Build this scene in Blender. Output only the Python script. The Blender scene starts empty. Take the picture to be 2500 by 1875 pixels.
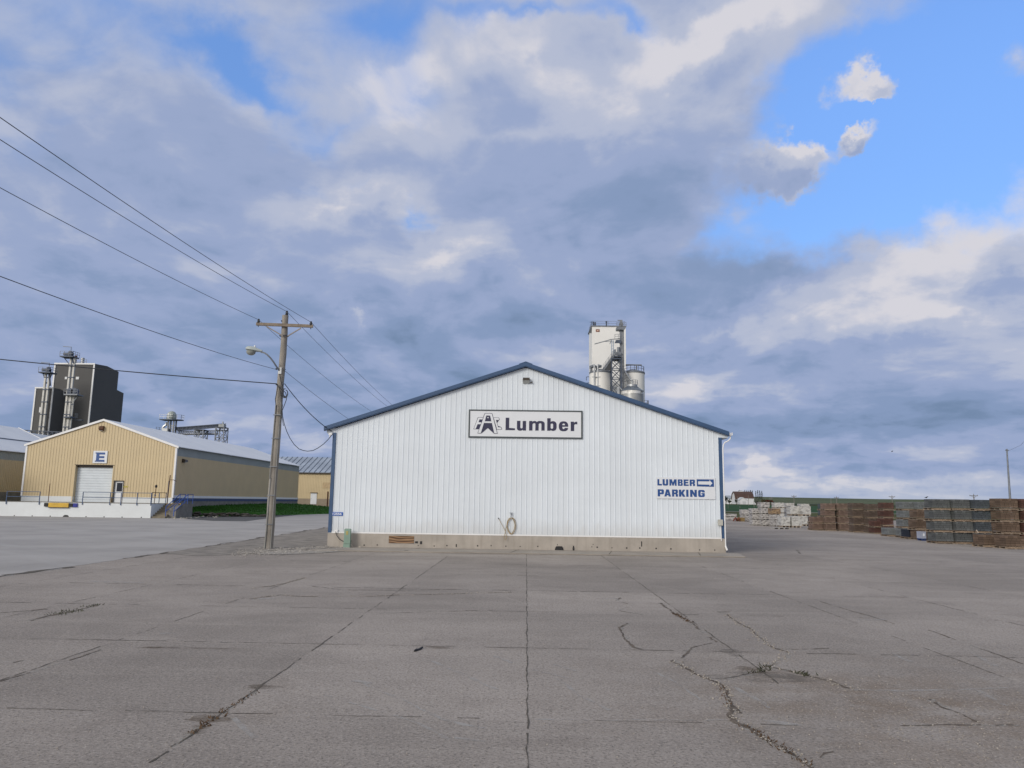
import bpy, bmesh, math, random
from mathutils import Vector, Matrix
# camera: a phone held a little over two metres above the slab, tilted up and rolled slightly
CAM_F = 1850.0; CAM_ROLL = 0.0145; CAM_PITCH = math.atan(0.1551); CAM_YAW = math.radians(-1.14); CAM_Z = 2.1
def cam_axes():
    th, ps, ro = CAM_PITCH, CAM_YAW, CAM_ROLL
    F = Vector((math.sin(ps)*math.cos(th), math.cos(ps)*math.cos(th), math.sin(th)))
    H = Vector((math.cos(ps), -math.sin(ps), 0))
    U = Vector((-math.sin(ps)*math.sin(th), -math.cos(ps)*math.sin(th), math.cos(th)))
    return math.cos(ro)*H + math.sin(ro)*U, -math.sin(ro)*H + math.cos(ro)*U, F
CR, CU, CF = cam_axes()
def cam_ray(px, py):
    return CR*((px-1250)/CAM_F) + CU*((937.5-py)/CAM_F) + CF
def P(px, py, Y):
    """point of the wall plane y=Y that is sighted at photo pixel (px,py): returns x, z"""
    d = cam_ray(px, py); t = Y/d.y
    return d.x*t, CAM_Z + d.z*t
def G(px, py, z=0.0):
    """point of the level z sighted at photo pixel (px,py): returns x, y"""
    d = cam_ray(px, py); t = (z-CAM_Z)/d.z
    return d.x*t, d.y*t
def make_camera():
    cd = bpy.data.cameras.new('camera'); co = bpy.data.objects.new('camera', cd)
    bpy.context.scene.collection.objects.link(co)
    m = Matrix.Identity(4)
    for i in range(3):
        m[i][0] = CR[i]; m[i][1] = CU[i]; m[i][2] = -CF[i]
    m[2][3] = CAM_Z
    co.matrix_world = m
    cd.sensor_fit = 'HORIZONTAL'; cd.sensor_width = 36.0; cd.lens = CAM_F/2500*36.0
    cd.clip_start = 0.1; cd.clip_end = 8000
    bpy.context.scene.camera = co
# ---------------------------------------------------------------- sky
def srgb(r, g, b):
    def l(c):
        c /= 255.0
        return c/12.92 if c <= 0.04045 else ((c+0.055)/1.055)**2.4
    return (l(r), l(g), l(b), 1.0)

class NT:
    """tiny helper to write node trees"""
    def __init__(s, tree): s.t = tree
    def n(s, typ, **kw):
        o = s.t.nodes.new(typ)
        for k, v in kw.items(): setattr(o, k, v)
        return o
    def link(s, a, b): s.t.links.new(a, b)
    def put(s, sock, v):
        if isinstance(v, bpy.types.NodeSocket): s.link(v, sock)
        else: sock.default_value = v
    def math(s, op, a, b=0.0, c=0.0, clamp=False):
        o = s.n('ShaderNodeMath', operation=op); o.use_clamp = clamp
        s.put(o.inputs[0], a); s.put(o.inputs[1], b)
        if len(o.inputs) > 2: s.put(o.inputs[2], c)
        return o.outputs[0]
    def vmath(s, op, a, b=(0, 0, 0), scale=None):
        o = s.n('ShaderNodeVectorMath', operation=op)
        s.put(o.inputs[0], a); s.put(o.inputs[1], b)
        if scale is not None: s.put(o.inputs['Scale'], scale)
        return o.outputs['Value'] if op in ('DOT_PRODUCT', 'LENGTH') else o.outputs[0]
    def comb(s, x, y, z):
        o = s.n('ShaderNodeCombineXYZ'); s.put(o.inputs[0], x); s.put(o.inputs[1], y); s.put(o.inputs[2], z)
        return o.outputs[0]
    def sep(s, v):
        o = s.n('ShaderNodeSeparateXYZ'); s.put(o.inputs[0], v); return o.outputs
    def mix(s, f, a, b, blend='MIX'):
        o = s.n('ShaderNodeMix', data_type='RGBA', blend_type=blend)
        s.put(o.inputs[0], f); s.put(o.inputs[6], a); s.put(o.inputs[7], b)
        return o.outputs[2]
    def smooth(s, v, lo, hi, a=0.0, b=1.0):
        o = s.n('ShaderNodeMapRange', interpolation_type='SMOOTHSTEP')
        s.put(o.inputs[0], v); s.put(o.inputs[1], lo); s.put(o.inputs[2], hi); s.put(o.inputs[3], a); s.put(o.inputs[4], b)
        return o.outputs[0]
    def noise(s, vec, scale=1.0, detail=4.0, rough=0.5, dist=0.0, dims='3D'):
        o = s.n('ShaderNodeTexNoise', noise_dimensions=dims)
        s.put(o.inputs['Vector'], vec); s.put(o.inputs['Scale'], scale)
        o.inputs['Detail'].default_value = detail; o.inputs['Roughness'].default_value = rough
        o.inputs['Distortion'].default_value = dist
        return o.outputs['Fac']

def build_sky(sun_el, sun_rot):
    w = bpy.data.worlds.new('World'); bpy.context.scene.world = w; w.use_nodes = True
    w.cycles.sampling_method = 'MANUAL'; w.cycles.sample_map_resolution = 256
    w.node_tree.nodes.clear(); N = NT(w.node_tree)
    S = 0.1
    d = N.vmath('NORMALIZE', N.n('ShaderNodeTexCoord').outputs['Generated'])
    x, y, z = N.sep(d)
    az = N.math('ARCTAN2', x, y); el = N.math('ARCSINE', z)
    sky = N.n('ShaderNodeTexSky', sky_type='NISHITA')
    sky.sun_disc = False; sky.sun_elevation = sun_el; sky.sun_rotation = sun_rot
    sky.air_density = 1.0; sky.dust_density = 0.4; sky.ozone_density = 2.0
    blue = N.mix(1.0, sky.outputs[0], (SKYTINT[0], SKYTINT[1], SKYTINT[2], 1), 'MULTIPLY')
    blue = N.vmath('SCALE', blue, scale=N.smooth(z, 0.25, 0.60, 1.0, 1.55))

    def blobs(lst):
        tot = None
        for (px, py, rx, ry, rot, amp) in lst:
            r_ = cam_ray(px, py); L = math.sqrt(sum(c*c for c in r_))
            a0 = math.atan2(r_[0], r_[1]); e0 = math.asin(r_[2]/L)
            k = 2.0/1850.0
            mp = N.n('ShaderNodeMapping', vector_type='TEXTURE'); N.link(wv3 if max(rx, ry) < 95 else wv2, mp.inputs[0])
            mp.inputs[1].default_value = (a0, e0, 0); mp.inputs[2].default_value = (0, 0, math.radians(rot))
            mp.inputs[3].default_value = (rx*k/math.cos(e0), ry*k, 1)
            gt = N.n('ShaderNodeTexGradient', gradient_type='QUADRATIC_SPHERE'); N.link(mp.outputs[0], gt.inputs[0])
            tot = N.math('MULTIPLY_ADD', gt.outputs['Fac'], amp, tot if tot is not None else 0.0)
        return tot

    def layer(lift):
        zz = N.math('ADD', N.math('MAXIMUM', N.math('ADD', z, lift), 0.0), 0.22)
        return N.comb(N.math('DIVIDE', x, zz), N.math('DIVIDE', y, zz), 0.0)
    def field(lift):
        p = layer(lift)
        # warp
        wv = N.n('ShaderNodeTexNoise'); N.put(wv.inputs['Vector'], p); wv.inputs['Scale'].default_value = 1.7; wv.inputs['Detail'].default_value = 3
        off = N.vmath('SCALE', N.vmath('SUBTRACT', wv.outputs['Color'], (0.5, 0.5, 0.5)), scale=0.5)
        p2 = N.vmath('ADD', p, off)
        n1 = N.noise(p2, 2.0, 10, 0.53)
        return n1
    # angular coordinates disturbed by noise, so that the placed banks get ragged edges
    wn = N.n('ShaderNodeTexNoise'); N.put(wn.inputs['Vector'], d); wn.inputs['Scale'].default_value = 15.0; wn.inputs['Detail'].default_value = 6; wn.inputs['Roughness'].default_value = .55
    wo = N.sep(N.vmath('SUBTRACT', wn.outputs['Color'], (0.5, 0.5, 0.5)))
    wa = N.math('MULTIPLY_ADD', wo[0], 0.12, az); we = N.math('MULTIPLY_ADD', wo[1], 0.085, el)
    wv2 = N.comb(wa, we, 0.0)
    wn3 = N.n('ShaderNodeTexNoise'); N.put(wn3.inputs['Vector'], d); wn3.inputs['Scale'].default_value = 38.0; wn3.inputs['Detail'].default_value = 5; wn3.inputs['Roughness'].default_value = .6
    w3 = N.vmath('SCALE', N.vmath('SUBTRACT', wn3.outputs['Color'], (0.5, 0.5, 0.5)), scale=0.060)
    wv3 = N.vmath('ADD', N.comb(az, el, 0.0), w3)

    n0 = field(0.0); n1 = field(0.036)
    cov = N.math('ADD', n0, blobs(COVER))
    cov = N.math('ADD', cov, 0.20)
    alpha = N.smooth(cov, 0.31, 0.66)
    thick = N.smooth(cov, 0.50, 0.86)
    lit = N.math('MULTIPLY', N.math('SUBTRACT', n0, n1), 1.6)
    # fine modulation
    fine = N.math('SUBTRACT', N.noise(layer(0.0), 6.5, 9, 0.58, 0.3), 0.5)
    bright = N.math('MULTIPLY_ADD', blobs(LIGHT), 1.25, lit)
    bright = N.math('MULTIPLY_ADD', fine, 0.40, bright)
    bright = N.math('ADD', bright, N.math('MULTIPLY_ADD', thick, -0.18, 0.665))
    # thin clouds far above the picture and all round keep the middle tone
    ramp = N.n('ShaderNodeValToRGB'); N.link(bright, ramp.inputs[0])
    cr = ramp.color_ramp; cr.interpolation = 'EASE'
    stops = [(0.0, (116, 138, 170)), (0.25, (134, 154, 189)), (0.5, (153, 168, 202)), (0.75, (180, 188, 210)), (1.0, (213, 212, 220))]
    while len(cr.elements) < len(stops): cr.elements.new(0.5)
    for e, (p_, c) in zip(cr.elements, stops):
        e.position = p_; l = srgb(*c); e.color = l
    cloud = N.vmath('SCALE', ramp.outputs[0], scale=1.0/S)
    col = N.mix(alpha, blue, cloud)
    # unseen sky behind the camera, round the low sun: bright warm glow added as fill
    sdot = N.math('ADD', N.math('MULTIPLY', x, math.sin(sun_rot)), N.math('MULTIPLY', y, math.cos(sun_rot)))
    east = N.math('MULTIPLY', N.smooth(x, 0.58, 0.92), 0.7)  # unseen right-hand sky, darkened to deepen the shade on faces turned that way
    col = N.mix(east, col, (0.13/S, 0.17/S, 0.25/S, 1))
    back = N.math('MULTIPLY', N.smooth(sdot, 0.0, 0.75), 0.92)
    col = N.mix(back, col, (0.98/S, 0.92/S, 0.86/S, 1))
    # unseen sky overhead is set to light grey, added to neutralise the fill light
    top = N.math('MULTIPLY', N.smooth(z, 0.62, 0.90), 0.8)
    col = N.mix(top, col, (0.50/S, 0.52/S, 0.55/S, 1))
    hz = N.math('MULTIPLY', N.smooth(el, 0.05, 0.0), 0.55)
    hl = srgb(176, 186, 205)
    col = N.mix(hz, col, (hl[0]/S, hl[1]/S, hl[2]/S, 1))
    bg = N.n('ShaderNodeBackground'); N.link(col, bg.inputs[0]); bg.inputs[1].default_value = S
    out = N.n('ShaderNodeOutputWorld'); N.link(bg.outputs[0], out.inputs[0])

SKYTINT = (1.20, 1.42, 1.80)
# placed banks and gaps: (px, py of the centre seen from the lot, radii, tilt, amount)
COVER = [
    (2290, 330, 330, 300, 0, -0.85), (2080, 500, 300, 110, 12, -0.62), (1990, 270, 140, 120, 0, -0.40), (2150, 150, 160, 60, 0, -0.3), (2480, 60, 200, 140, 0, -0.30), (2060, 120, 160, 70, 20, -0.05),
    (2108, 214, 84, 54, -8, 1.0), (2150, 236, 34, 24, 0, 0.4), (2088, 345, 56, 42, 25, 0.95), (2098, 275, 70, 16, 10, -0.9), (1955, 392, 76, 62, 10, 0.9), (2035, 275, 110, 24, 30, -0.5), (2022, 365, 26, 60, -25, -0.55), (2110, 400, 60, 30, 0, -0.4), (1930, 420, 90, 50, 0, 0.6), (2490, 140, 60, 90, 0, 0.35),
    (1560, 60, 110, 45, -30, -0.35), (960, 50, 190, 60, 10, -0.24), (1300, 20, 220, 30, 0, -0.3), (420, 70, 260, 80, -10, -0.20),
    (350, 170, 620, 260, 0, -0.21), (820, 330, 200, 40, 20, -0.14), (150, 330, 160, 50, 25, -0.12), (700, 620, 160, 34, 15, -0.14), (660, 240, 170, 60, -35, -0.22), (560, 130, 160, 60, -20, -0.16), (860, 440, 150, 30, 10, -0.16), (1010, 540, 70, 55, 0, -0.24), (1060, 560, 60, 40, 0, -0.16),
    (1700, 180, 330, 150, 20, 0.28), (1350, 180, 220, 130, 0, 0.25), (1500, 620, 700, 250, 0, 0.25), (2330, 740, 420, 190, 15, 0.42), (300, 700, 600, 420, 0, 0.15),
    (1420, 830, 50, 40, 0, -0.22), (1760, 560, 200, 40, 25, -0.18), (1500, 1000, 1600, 250, 0, 0.3),
]
LIGHT = [
    (1010, 195, 130, 60, 10, 0.42), (1300, 110, 190, 90, -10, 0.36), (1640, 150, 240, 75, 20, 0.46), (1850, 40, 220, 50, 15, 0.30),
    (2110, 205, 90, 45, 0, 0.42), (2080, 305, 80, 36, 0, 0.36), (1970, 365, 90, 48, 0, 0.42), (2070, 365, 60, 24, 0, -0.2), (840, 490, 170, 45, 10, 0.44),
    (1080, 625, 110, 45, 15, 0.42), (1250, 330, 300, 40, 0, 0.16), (2380, 560, 240, 80, 25, 0.46), (2300, 650, 260, 60, 10, 0.14), (2300, 700, 300, 45, 15, 0.26), (2330, 770, 260, 35, 5, 0.34), (2000, 700, 170, 40, 20, 0.22), (1780, 830, 300, 30, 10, 0.2),
    (870, 765, 40, 25, 0, 0.3), (1370, 850, 160, 40, 0, 0.24), (1720, 940, 160, 40, 0, 0.28), (1830, 1150, 120, 36, 0, 0.52), (2250, 1190, 420, 26, 0, 0.36), (1990, 1185, 60, 25, 0, 0.2),
    (1830, 640, 260, 110, 15, -0.18), (1620, 740, 250, 100, 25, -0.16), (1560, 480, 260, 90, 0, -0.12), (1050, 870, 300, 70, 0, -0.26), (1280, 830, 160, 50, 0, -0.14), (1780, 740, 120, 70, 30, -0.12),
    (2100, 1060, 520, 80, 0, -0.15), (300, 960, 600, 90, 0, -0.12), (900, 950, 300, 70, 0, -0.14), (260, 260, 420, 240, 0, -0.03), (2050, 980, 300, 60, 0, -0.08),
]
# ---------------------------------------------------------------- mesh and object helpers
random.seed(11)
COL = bpy.context.scene.collection
ORG = {}                       # world position of every root and part
class MB:
    def __init__(s): s.v = []; s.f = []
    def add(s, vs, fs):
        k = len(s.v); s.v += [Vector(p) for p in vs]; s.f += [tuple(i+k for i in f) for f in fs]; return s
    def face(s, *pts): return s.add(pts, [tuple(range(len(pts)))])
    def box(s, x0, x1, y0, y1, z0, z1):
        return s.add([(x0,y0,z0),(x1,y0,z0),(x1,y1,z0),(x0,y1,z0),(x0,y0,z1),(x1,y0,z1),(x1,y1,z1),(x0,y1,z1)],
                     [(0,3,2,1),(4,5,6,7),(0,1,5,4),(1,2,6,5),(2,3,7,6),(3,0,4,7)])
    def prism_y(s, poly, y0, y1):           # poly of (x,z)
        n = len(poly)
        vs = [(x, y0, z) for x, z in poly] + [(x, y1, z) for x, z in poly]
        return s.add(vs, [tuple(range(n)), tuple(range(2*n-1, n-1, -1))] + [(i, i+n, (i+1) % n + n, (i+1) % n) for i in range(n)])
    def prism_x(s, poly, x0, x1):           # poly of (y,z)
        n = len(poly)
        vs = [(x0, y, z) for y, z in poly] + [(x1, y, z) for y, z in poly]
        return s.add(vs, [tuple(range(n)), tuple(range(2*n-1, n-1, -1))] + [(i, i+n, (i+1) % n + n, (i+1) % n) for i in range(n)])
    def prism_z(s, poly, z0, z1):           # poly of (x,y)
        n = len(poly)
        vs = [(x, y, z0) for x, y in poly] + [(x, y, z1) for x, y in poly]
        return s.add(vs, [tuple(range(n-1, -1, -1)), tuple(range(n, 2*n))] + [(i, (i+1) % n, (i+1) % n + n, i+n) for i in range(n)])
    def cyl(s, p0, p1, r0, r1=None, n=10, caps=True):
        r1 = r0 if r1 is None else r1
        return s.rings([p0, p1], [r0, r1], n, caps)
    def rings(s, pts, rad, n=8, caps=True):
        pts = [Vector(p) for p in pts]; m = len(pts)
        t = (pts[1]-pts[0]).normalized()
        a = t.orthogonal().normalized()
        vs = []
        for i, p in enumerate(pts):
            if i == 0: d = pts[1]-pts[0]
            elif i == m-1: d = pts[-1]-pts[-2]
            else: d = pts[i+1]-pts[i-1]
            d.normalize()
            a = (a - d*a.dot(d)); a = a.normalized() if a.length > 1e-6 else d.orthogonal().normalized()
            b = d.cross(a)
            for j in range(n):
                q = 2*math.pi*j/n
                vs.append(p + (a*math.cos(q)+b*math.sin(q))*rad[i])
        fs = []
        for i in range(m-1):
            for j in range(n):
                k = (j+1) % n
                fs.append((i*n+j, i*n+k, (i+1)*n+k, (i+1)*n+j))
        if caps: fs += [tuple(range(n-1, -1, -1)), tuple(range((m-1)*n, m*n))]
        return s.add(vs, fs)
    def tube(s, pts, r, n=6): return s.rings(pts, [r]*len(pts), n)
    def bar(s, p0, p1, w, h=None):          # square bar
        h = w if h is None else h
        p0 = Vector(p0); p1 = Vector(p1); d = (p1-p0).normalized()
        up = Vector((0,0,1)) if abs(d.z) < 0.95 else Vector((1,0,0))
        a = d.cross(up).normalized()*w/2; b = a.cross(d).normalized()*h/2
        vs = [p+q for p in (p0, p1) for q in (-a-b, a-b, a+b, -a+b)]
        return s.add(vs, [(3,2,1,0),(4,5,6,7),(0,1,5,4),(1,2,6,5),(2,3,7,6),(3,0,4,7)])
    def lathe(s, prof, c=(0,0,0), n=16):    # prof of (r,z)
        c = Vector(c); vs = []; m = len(prof)
        for r, z in prof:
            for j in range(n):
                q = 2*math.pi*j/n; vs.append(c+Vector((r*math.cos(q), r*math.sin(q), z)))
        fs = [(i*n+j, i*n+(j+1) % n, (i+1)*n+(j+1) % n, (i+1)*n+j) for i in range(m-1) for j in range(n)]
        fs += [tuple(range(n-1, -1, -1)), tuple(range((m-1)*n, m*n))]
        return s.add(vs, fs)
    def lattice(s, x0, x1, y0, y1, z0, z1, n, w):
        cs = [(x0,y0),(x1,y0),(x1,y1),(x0,y1)]
        for x, y in cs: s.bar((x,y,z0), (x,y,z1), w)
        for i in range(n+1):
            z = z0+(z1-z0)*i/n
            for k in range(4): s.bar((*cs[k], z), (*cs[(k+1) % 4], z), w*.7)
            if i < n:
                zb = z0+(z1-z0)*(i+1)/n
                for k in range(4):
                    s.bar((*cs[k], z), (*cs[(k+1) % 4], zb), w*.6)
                    s.bar((*cs[(k+1) % 4], z), (*cs[k], zb), w*.6)
        return s
    def rail(s, pts, h, r, every=1.5, levels=(1.0, .52)):
        for a, b in zip(pts, pts[1:]):
            a = Vector(a); b = Vector(b); n = max(1, round((b-a).length/every))
            for i in range(n+1):
                p = a.lerp(b, i/n); s.bar(p, p+Vector((0,0,h)), r)
            for l in levels: s.bar(a+Vector((0,0,h*l)), b+Vector((0,0,h*l)), r)
        return s
    def build(s, name, mat, parent=None, smooth=False, origin=None):
        if parent is not None: o0 = ORG[parent.name]; base = o0
        else:
            if origin is None:
                mn = [min(p[i] for p in s.v) for i in range(3)]; mx = [max(p[i] for p in s.v) for i in range(3)]
                origin = ((mn[0]+mx[0])/2, (mn[1]+mx[1])/2, mn[2])
            base = Vector(origin)
        me = bpy.data.meshes.new(name)
        me.from_pydata([tuple(p-base) for p in s.v], [], s.f)
        bm = bmesh.new(); bm.from_mesh(me); bmesh.ops.recalc_face_normals(bm, faces=bm.faces); bm.to_mesh(me); bm.free()
        if smooth:
            for p in me.polygons: p.use_smooth = True
            me.set_sharp_from_angle(angle=math.radians(40))
        me.materials.append(mat)
        ob = bpy.data.objects.new(name, me); COL.objects.link(ob)
        if parent is not None: ob.parent = parent
        else: ob.location = base
        ORG[ob.name] = base.copy()
        return ob
def tag(o, label, cat, group=None):
    o['label'] = label; o['category'] = cat
    if group: o['group'] = group
    return o
def thing(name, label, cat, loc, group=None):
    o = bpy.data.objects.new(name, None); COL.objects.link(o); o.location = loc; o.empty_display_size = .2
    ORG[o.name] = Vector(loc); return tag(o, label, cat, group)
def struct(o, kind='structure'): o['kind'] = kind; return o
def copy_tree(o, loc, rotz=0.0, scale=None, label=None, mats=None):
    def rec(s, par):
        c = s.copy(); COL.objects.link(c); c.parent = par
        for ch in s.children: rec(ch, c)
        return c
    r = rec(o, None); r.location = loc; r.rotation_euler = (0, 0, rotz)
    if scale: r.scale = scale
    if label: r['label'] = label
    ORG[r.name] = Vector(loc)
    return r
def flat_letters(name, shapes, to3d, depth, mat, parent):
    """shapes: (outer, holes...) loops of 2-D points; to3d maps a point to (x, z); the plane is y = parent-given"""
    cu = bpy.data.curves.new(name, 'CURVE'); cu.dimensions = '2D'; cu.fill_mode = 'BOTH'; cu.extrude = depth/2
    for loops in shapes:
        for lp in loops:
            sp = cu.splines.new('POLY'); sp.points.add(len(lp)-1); sp.use_cyclic_u = True
            for p, q in zip(sp.points, lp):
                x, z = to3d(*q); p.co = (x, z, 0, 1)
    tmp = bpy.data.objects.new('tmp', cu); COL.objects.link(tmp)
    dg = bpy.context.evaluated_depsgraph_get(); me0 = tmp.evaluated_get(dg).to_mesh()
    vs = [v.co.copy() for v in me0.vertices]; fs = [tuple(p.vertices) for p in me0.polygons]
    tmp.evaluated_get(dg).to_mesh_clear(); bpy.data.objects.remove(tmp); bpy.data.curves.remove(cu)
    return vs, fs
def letters(name, shapes, to3d, y, depth, mat, parent):
    vs, fs = flat_letters(name, shapes, to3d, depth, mat, parent)
    mb = MB(); mb.add([(v.x, y - v.z, v.y) for v in vs], fs)
    return mb.build(name, mat, parent)
def text_shape(name, body, size, bold, x0, z0, width, y, depth, mat, parent):
    cu = bpy.data.curves.new(name, 'FONT'); cu.body = body; cu.size = size; cu.offset = bold; cu.extrude = depth/2
    tmp = bpy.data.objects.new('tmp', cu); COL.objects.link(tmp)
    dg = bpy.context.evaluated_depsgraph_get(); me0 = tmp.evaluated_get(dg).to_mesh()
    vs = [v.co.copy() for v in me0.vertices]; fs = [tuple(p.vertices) for p in me0.polygons]
    tmp.evaluated_get(dg).to_mesh_clear(); bpy.data.objects.remove(tmp); bpy.data.curves.remove(cu)
    w0 = min(v.x for v in vs); w1 = max(v.x for v in vs); k = width/(w1-w0); hb = min(v.y for v in vs)
    mb = MB(); mb.add([(x0+(v.x-w0)*k, y-v.z, z0+(v.y-hb)) for v in vs], fs)
    return mb.build(name, mat, parent)
BLOCK = {
 'L': [[(0,1),(.42,1),(.42,.25),(1,.25),(1,0),(0,0)]],
 'U': [[(0,1),(.37,1),(.37,.32),(.43,.24),(.57,.24),(.63,.32),(.63,1),(1,1),(1,.2),(.93,.07),(.82,0),(.18,0),(.07,.07),(0,.2)]],
 'M': [[(0,0),(0,1),(.33,1),(.5,.5),(.67,1),(1,1),(1,0),(.74,0),(.74,.5),(.58,0),(.42,0),(.26,.5),(.26,0)]],
 'B': [[(0,0),(0,1),(.8,1),(.92,.95),(.97,.86),(.97,.62),(.86,.52),(1,.42),(1,.14),(.94,.05),(.82,0)], [(.38,.62),(.38,.8),(.58,.8),(.62,.71),(.58,.62)], [(.38,.2),(.38,.42),(.6,.42),(.65,.31),(.6,.2)]],
 'E': [[(0,0),(0,1),(1,1),(1,.77),(.4,.77),(.4,.62),(.92,.62),(.92,.4),(.4,.4),(.4,.23),(1,.23),(1,0)]],
 'R': [[(0,0),(0,1),(.82,1),(.95,.95),(1,.85),(1,.55),(.86,.43),(1,.32),(1,0),(.63,0),(.63,.28),(.56,.34),(.37,.34),(.37,0)], [(.37,.58),(.37,.78),(.58,.78),(.63,.68),(.58,.58)]],
 'P': [[(0,0),(0,1),(.82,1),(.95,.95),(1,.85),(1,.45),(.95,.35),(.82,.3),(.38,.3),(.38,0)], [(.38,.54),(.38,.77),(.58,.77),(.64,.66),(.58,.54)]],
 'A': [[(0,0),(.3,1),(.7,1),(1,0),(.66,0),(.61,.18),(.39,.18),(.34,0)], [(.44,.38),(.5,.64),(.56,.38)]],
 'K': [[(0,0),(0,1),(.36,1),(.36,.64),(.6,1),(1,1),(.66,.54),(1,0),(.58,0),(.36,.38),(.36,0)]],
 'I': [[(0,0),(0,1),(1,1),(1,0)]],
 'N': [[(0,0),(0,1),(.36,1),(.66,.5),(.66,1),(1,1),(1,0),(.64,0),(.34,.5),(.34,0)]],
 'G': [[(1,.66),(.64,.66),(.58,.76),(.42,.76),(.36,.68),(.36,.32),(.42,.23),(.58,.23),(.64,.3),(.64,.38),(.5,.38),(.5,.56),(1,.56),(1,.16),(.93,.05),(.8,0),(.2,0),(.07,.05),(0,.18),(0,.82),(.07,.95),(.2,1),(.8,1),(.93,.95),(1,.82)]],
}
# ---------------------------------------------------------------- materials
MATS = {}
def mat(name, col, rough=.6, metal=0.0, var=.10, vs=2.5, bump=0.0, bs=60.0, rnd=0.0, spec=.5, streak=0.0, grime=None, panel=0.0, splash=0.0):
    """base colour with soft blotches, optional vertical streaks, grain bump and per-object change"""
    if name in MATS: return MATS[name]
    m = bpy.data.materials.new(name); m.use_nodes = True; N = NT(m.node_tree)
    b = m.node_tree.nodes['Principled BSDF']
    tc = N.n('ShaderNodeTexCoord').outputs['Object']
    n1 = N.noise(tc, vs, 5, .6)
    f = N.smooth(n1, .3, .7)
    c = (*col, 1)
    lo = tuple(v*(1-var) for v in col)+(1,); hi = tuple(min(1, v*(1+var)) for v in col)+(1,)
    cc = N.mix(f, lo, hi)
    if streak:
        sx = N.sep(tc)
        sv = N.comb(N.math('MULTIPLY', sx[0], 5.0), N.math('MULTIPLY', sx[1], 5.0), N.math('MULTIPLY', sx[2], .25))
        sn = N.smooth(N.noise(sv, 1.0, 5, .6), .45, .72)
        g = grime or tuple(v*.6 for v in col)
        cc = N.mix(N.math('MULTIPLY', sn, streak), cc, (*g, 1))
    if panel:       # each sheet of siding differs a little
        wn = N.n('ShaderNodeTexWhiteNoise', noise_dimensions='1D'); N.put(wn.inputs['W'], N.math('FLOOR', N.math('DIVIDE', N.sep(tc)[0], .9144)))
        cc = N.vmath('SCALE', cc, scale=N.math('MULTIPLY_ADD', wn.outputs['Value'], 2*panel, 1-panel))
    if splash:      # dried mud thrown up from the yard
        sz = N.sep(tc); nn = N.noise(N.comb(N.math('MULTIPLY', sz[0], 3.0), 0, N.math('MULTIPLY', sz[2], 1.2)), 1.0, 6, .65)
        fz = N.math('MULTIPLY', N.smooth(N.math('MULTIPLY_ADD', nn, 1.1, sz[2]), 2.0, 1.15), splash)
        cc = N.mix(fz, cc, (.42,.39,.34,1))
    if rnd:
        oi = N.n('ShaderNodeObjectInfo').outputs['Random']
        k = N.math('MULTIPLY_ADD', oi, 2*rnd, 1-rnd)
        cc = N.vmath('SCALE', cc, scale=k)
    N.link(cc, b.inputs['Base Color'])
    b.inputs['Metallic'].default_value = metal
    b.inputs['Specular IOR Level'].default_value = spec
    N.put(b.inputs['Roughness'], N.math('MULTIPLY_ADD', n1, .25, rough-.12, clamp=True))
    if bump:
        bp = N.n('ShaderNodeBump'); bp.inputs['Strength'].default_value = bump; bp.inputs['Distance'].default_value = .02
        N.link(N.noise(tc, bs, 5, .65), bp.inputs['Height']); N.link(bp.outputs[0], b.inputs['Normal'])
    MATS[name] = m
    return m
# ---------------------------------------------------------------- palette
WHITE = mat('white_siding', (.715,.780,.845), .42, var=.03, vs=.5, streak=.08, grime=(.62,.64,.62), panel=.025, splash=.30)
WTRIM = mat('white_trim', (.80,.81,.82), .45, var=.03)
BLUE = mat('blue_trim', (.036,.085,.185), .45, var=.08)
BLUEP = mat('blue_paint', (.02,.075,.32), .45, var=.15)
BLUERAIL = mat('blue_rail', (.035,.075,.17), .5, var=.25, vs=8)
NAVY = mat('navy_lettering', (.028,.03,.075), .5, var=.05)
SIGNBLUE = mat('blue_lettering', (.018,.075,.26), .45, var=.08)
SIGNW = mat('sign_white', (.73,.765,.81), .4, var=.02)
BLACK = mat('black', (.015,.015,.017), .6, var=.2)
PLATEBLUE = mat('plate_blue', (.008,.10,.46), .4, var=.05)
TAN = mat('tan_siding', (.59,.48,.295), .5, var=.04, vs=.5, streak=.12, grime=(.5,.38,.22))
SKYL = mat('translucent_panel', (.30,.34,.34), .4, var=.08, vs=.5)
GREYROOF = mat('pale_metal_roof', (.74,.76,.78), .45, var=.04, vs=.3, streak=0)
SEAMROOF = mat('seam_roof', (.30,.35,.42), .42, var=.18, vs=.35)
DARKMILL = mat('charcoal_siding', (.122,.122,.122), .7, spec=.12, var=.07, vs=.12, streak=.2, grime=(.10,.095,.09))
GALV = mat('galvanised', (.42,.44,.46), .4, metal=.6, var=.15, vs=1.5)
STEEL = mat('weathered_steel', (.20,.22,.25), .5, metal=.3, var=.2, vs=1.5)
DSTEEL = mat('dark_steel', (.07,.09,.13), .55, metal=.2, var=.2, vs=1.5)
SILO = mat('silo_white', (.82,.82,.80), .6, var=.03, vs=.2, streak=.06, grime=(.6,.6,.57))
FOUND = mat('foundation_concrete', (.395,.362,.322), .85, var=.12, vs=1.2, bump=.35, bs=40, streak=.35, grime=(.26,.23,.195))
DOCKW = mat('whitewashed_concrete', (.69,.73,.75), .7, var=.04, vs=.6, bump=.15, bs=25, streak=.12, grime=(.6,.62,.62))
OLDCONC = mat('old_concrete', (.22,.21,.19), .9, var=.18, vs=1.5, bump=.4, bs=20)
STAIR = mat('stair_concrete', (.20,.175,.13), .9, var=.15, vs=2)
YELLOW = mat('yellow_paint', (.60,.38,.04), .5, var=.12, vs=3)
RUST = mat('rusty_steel', (.10,.045,.025), .8, var=.3, vs=6)
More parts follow.
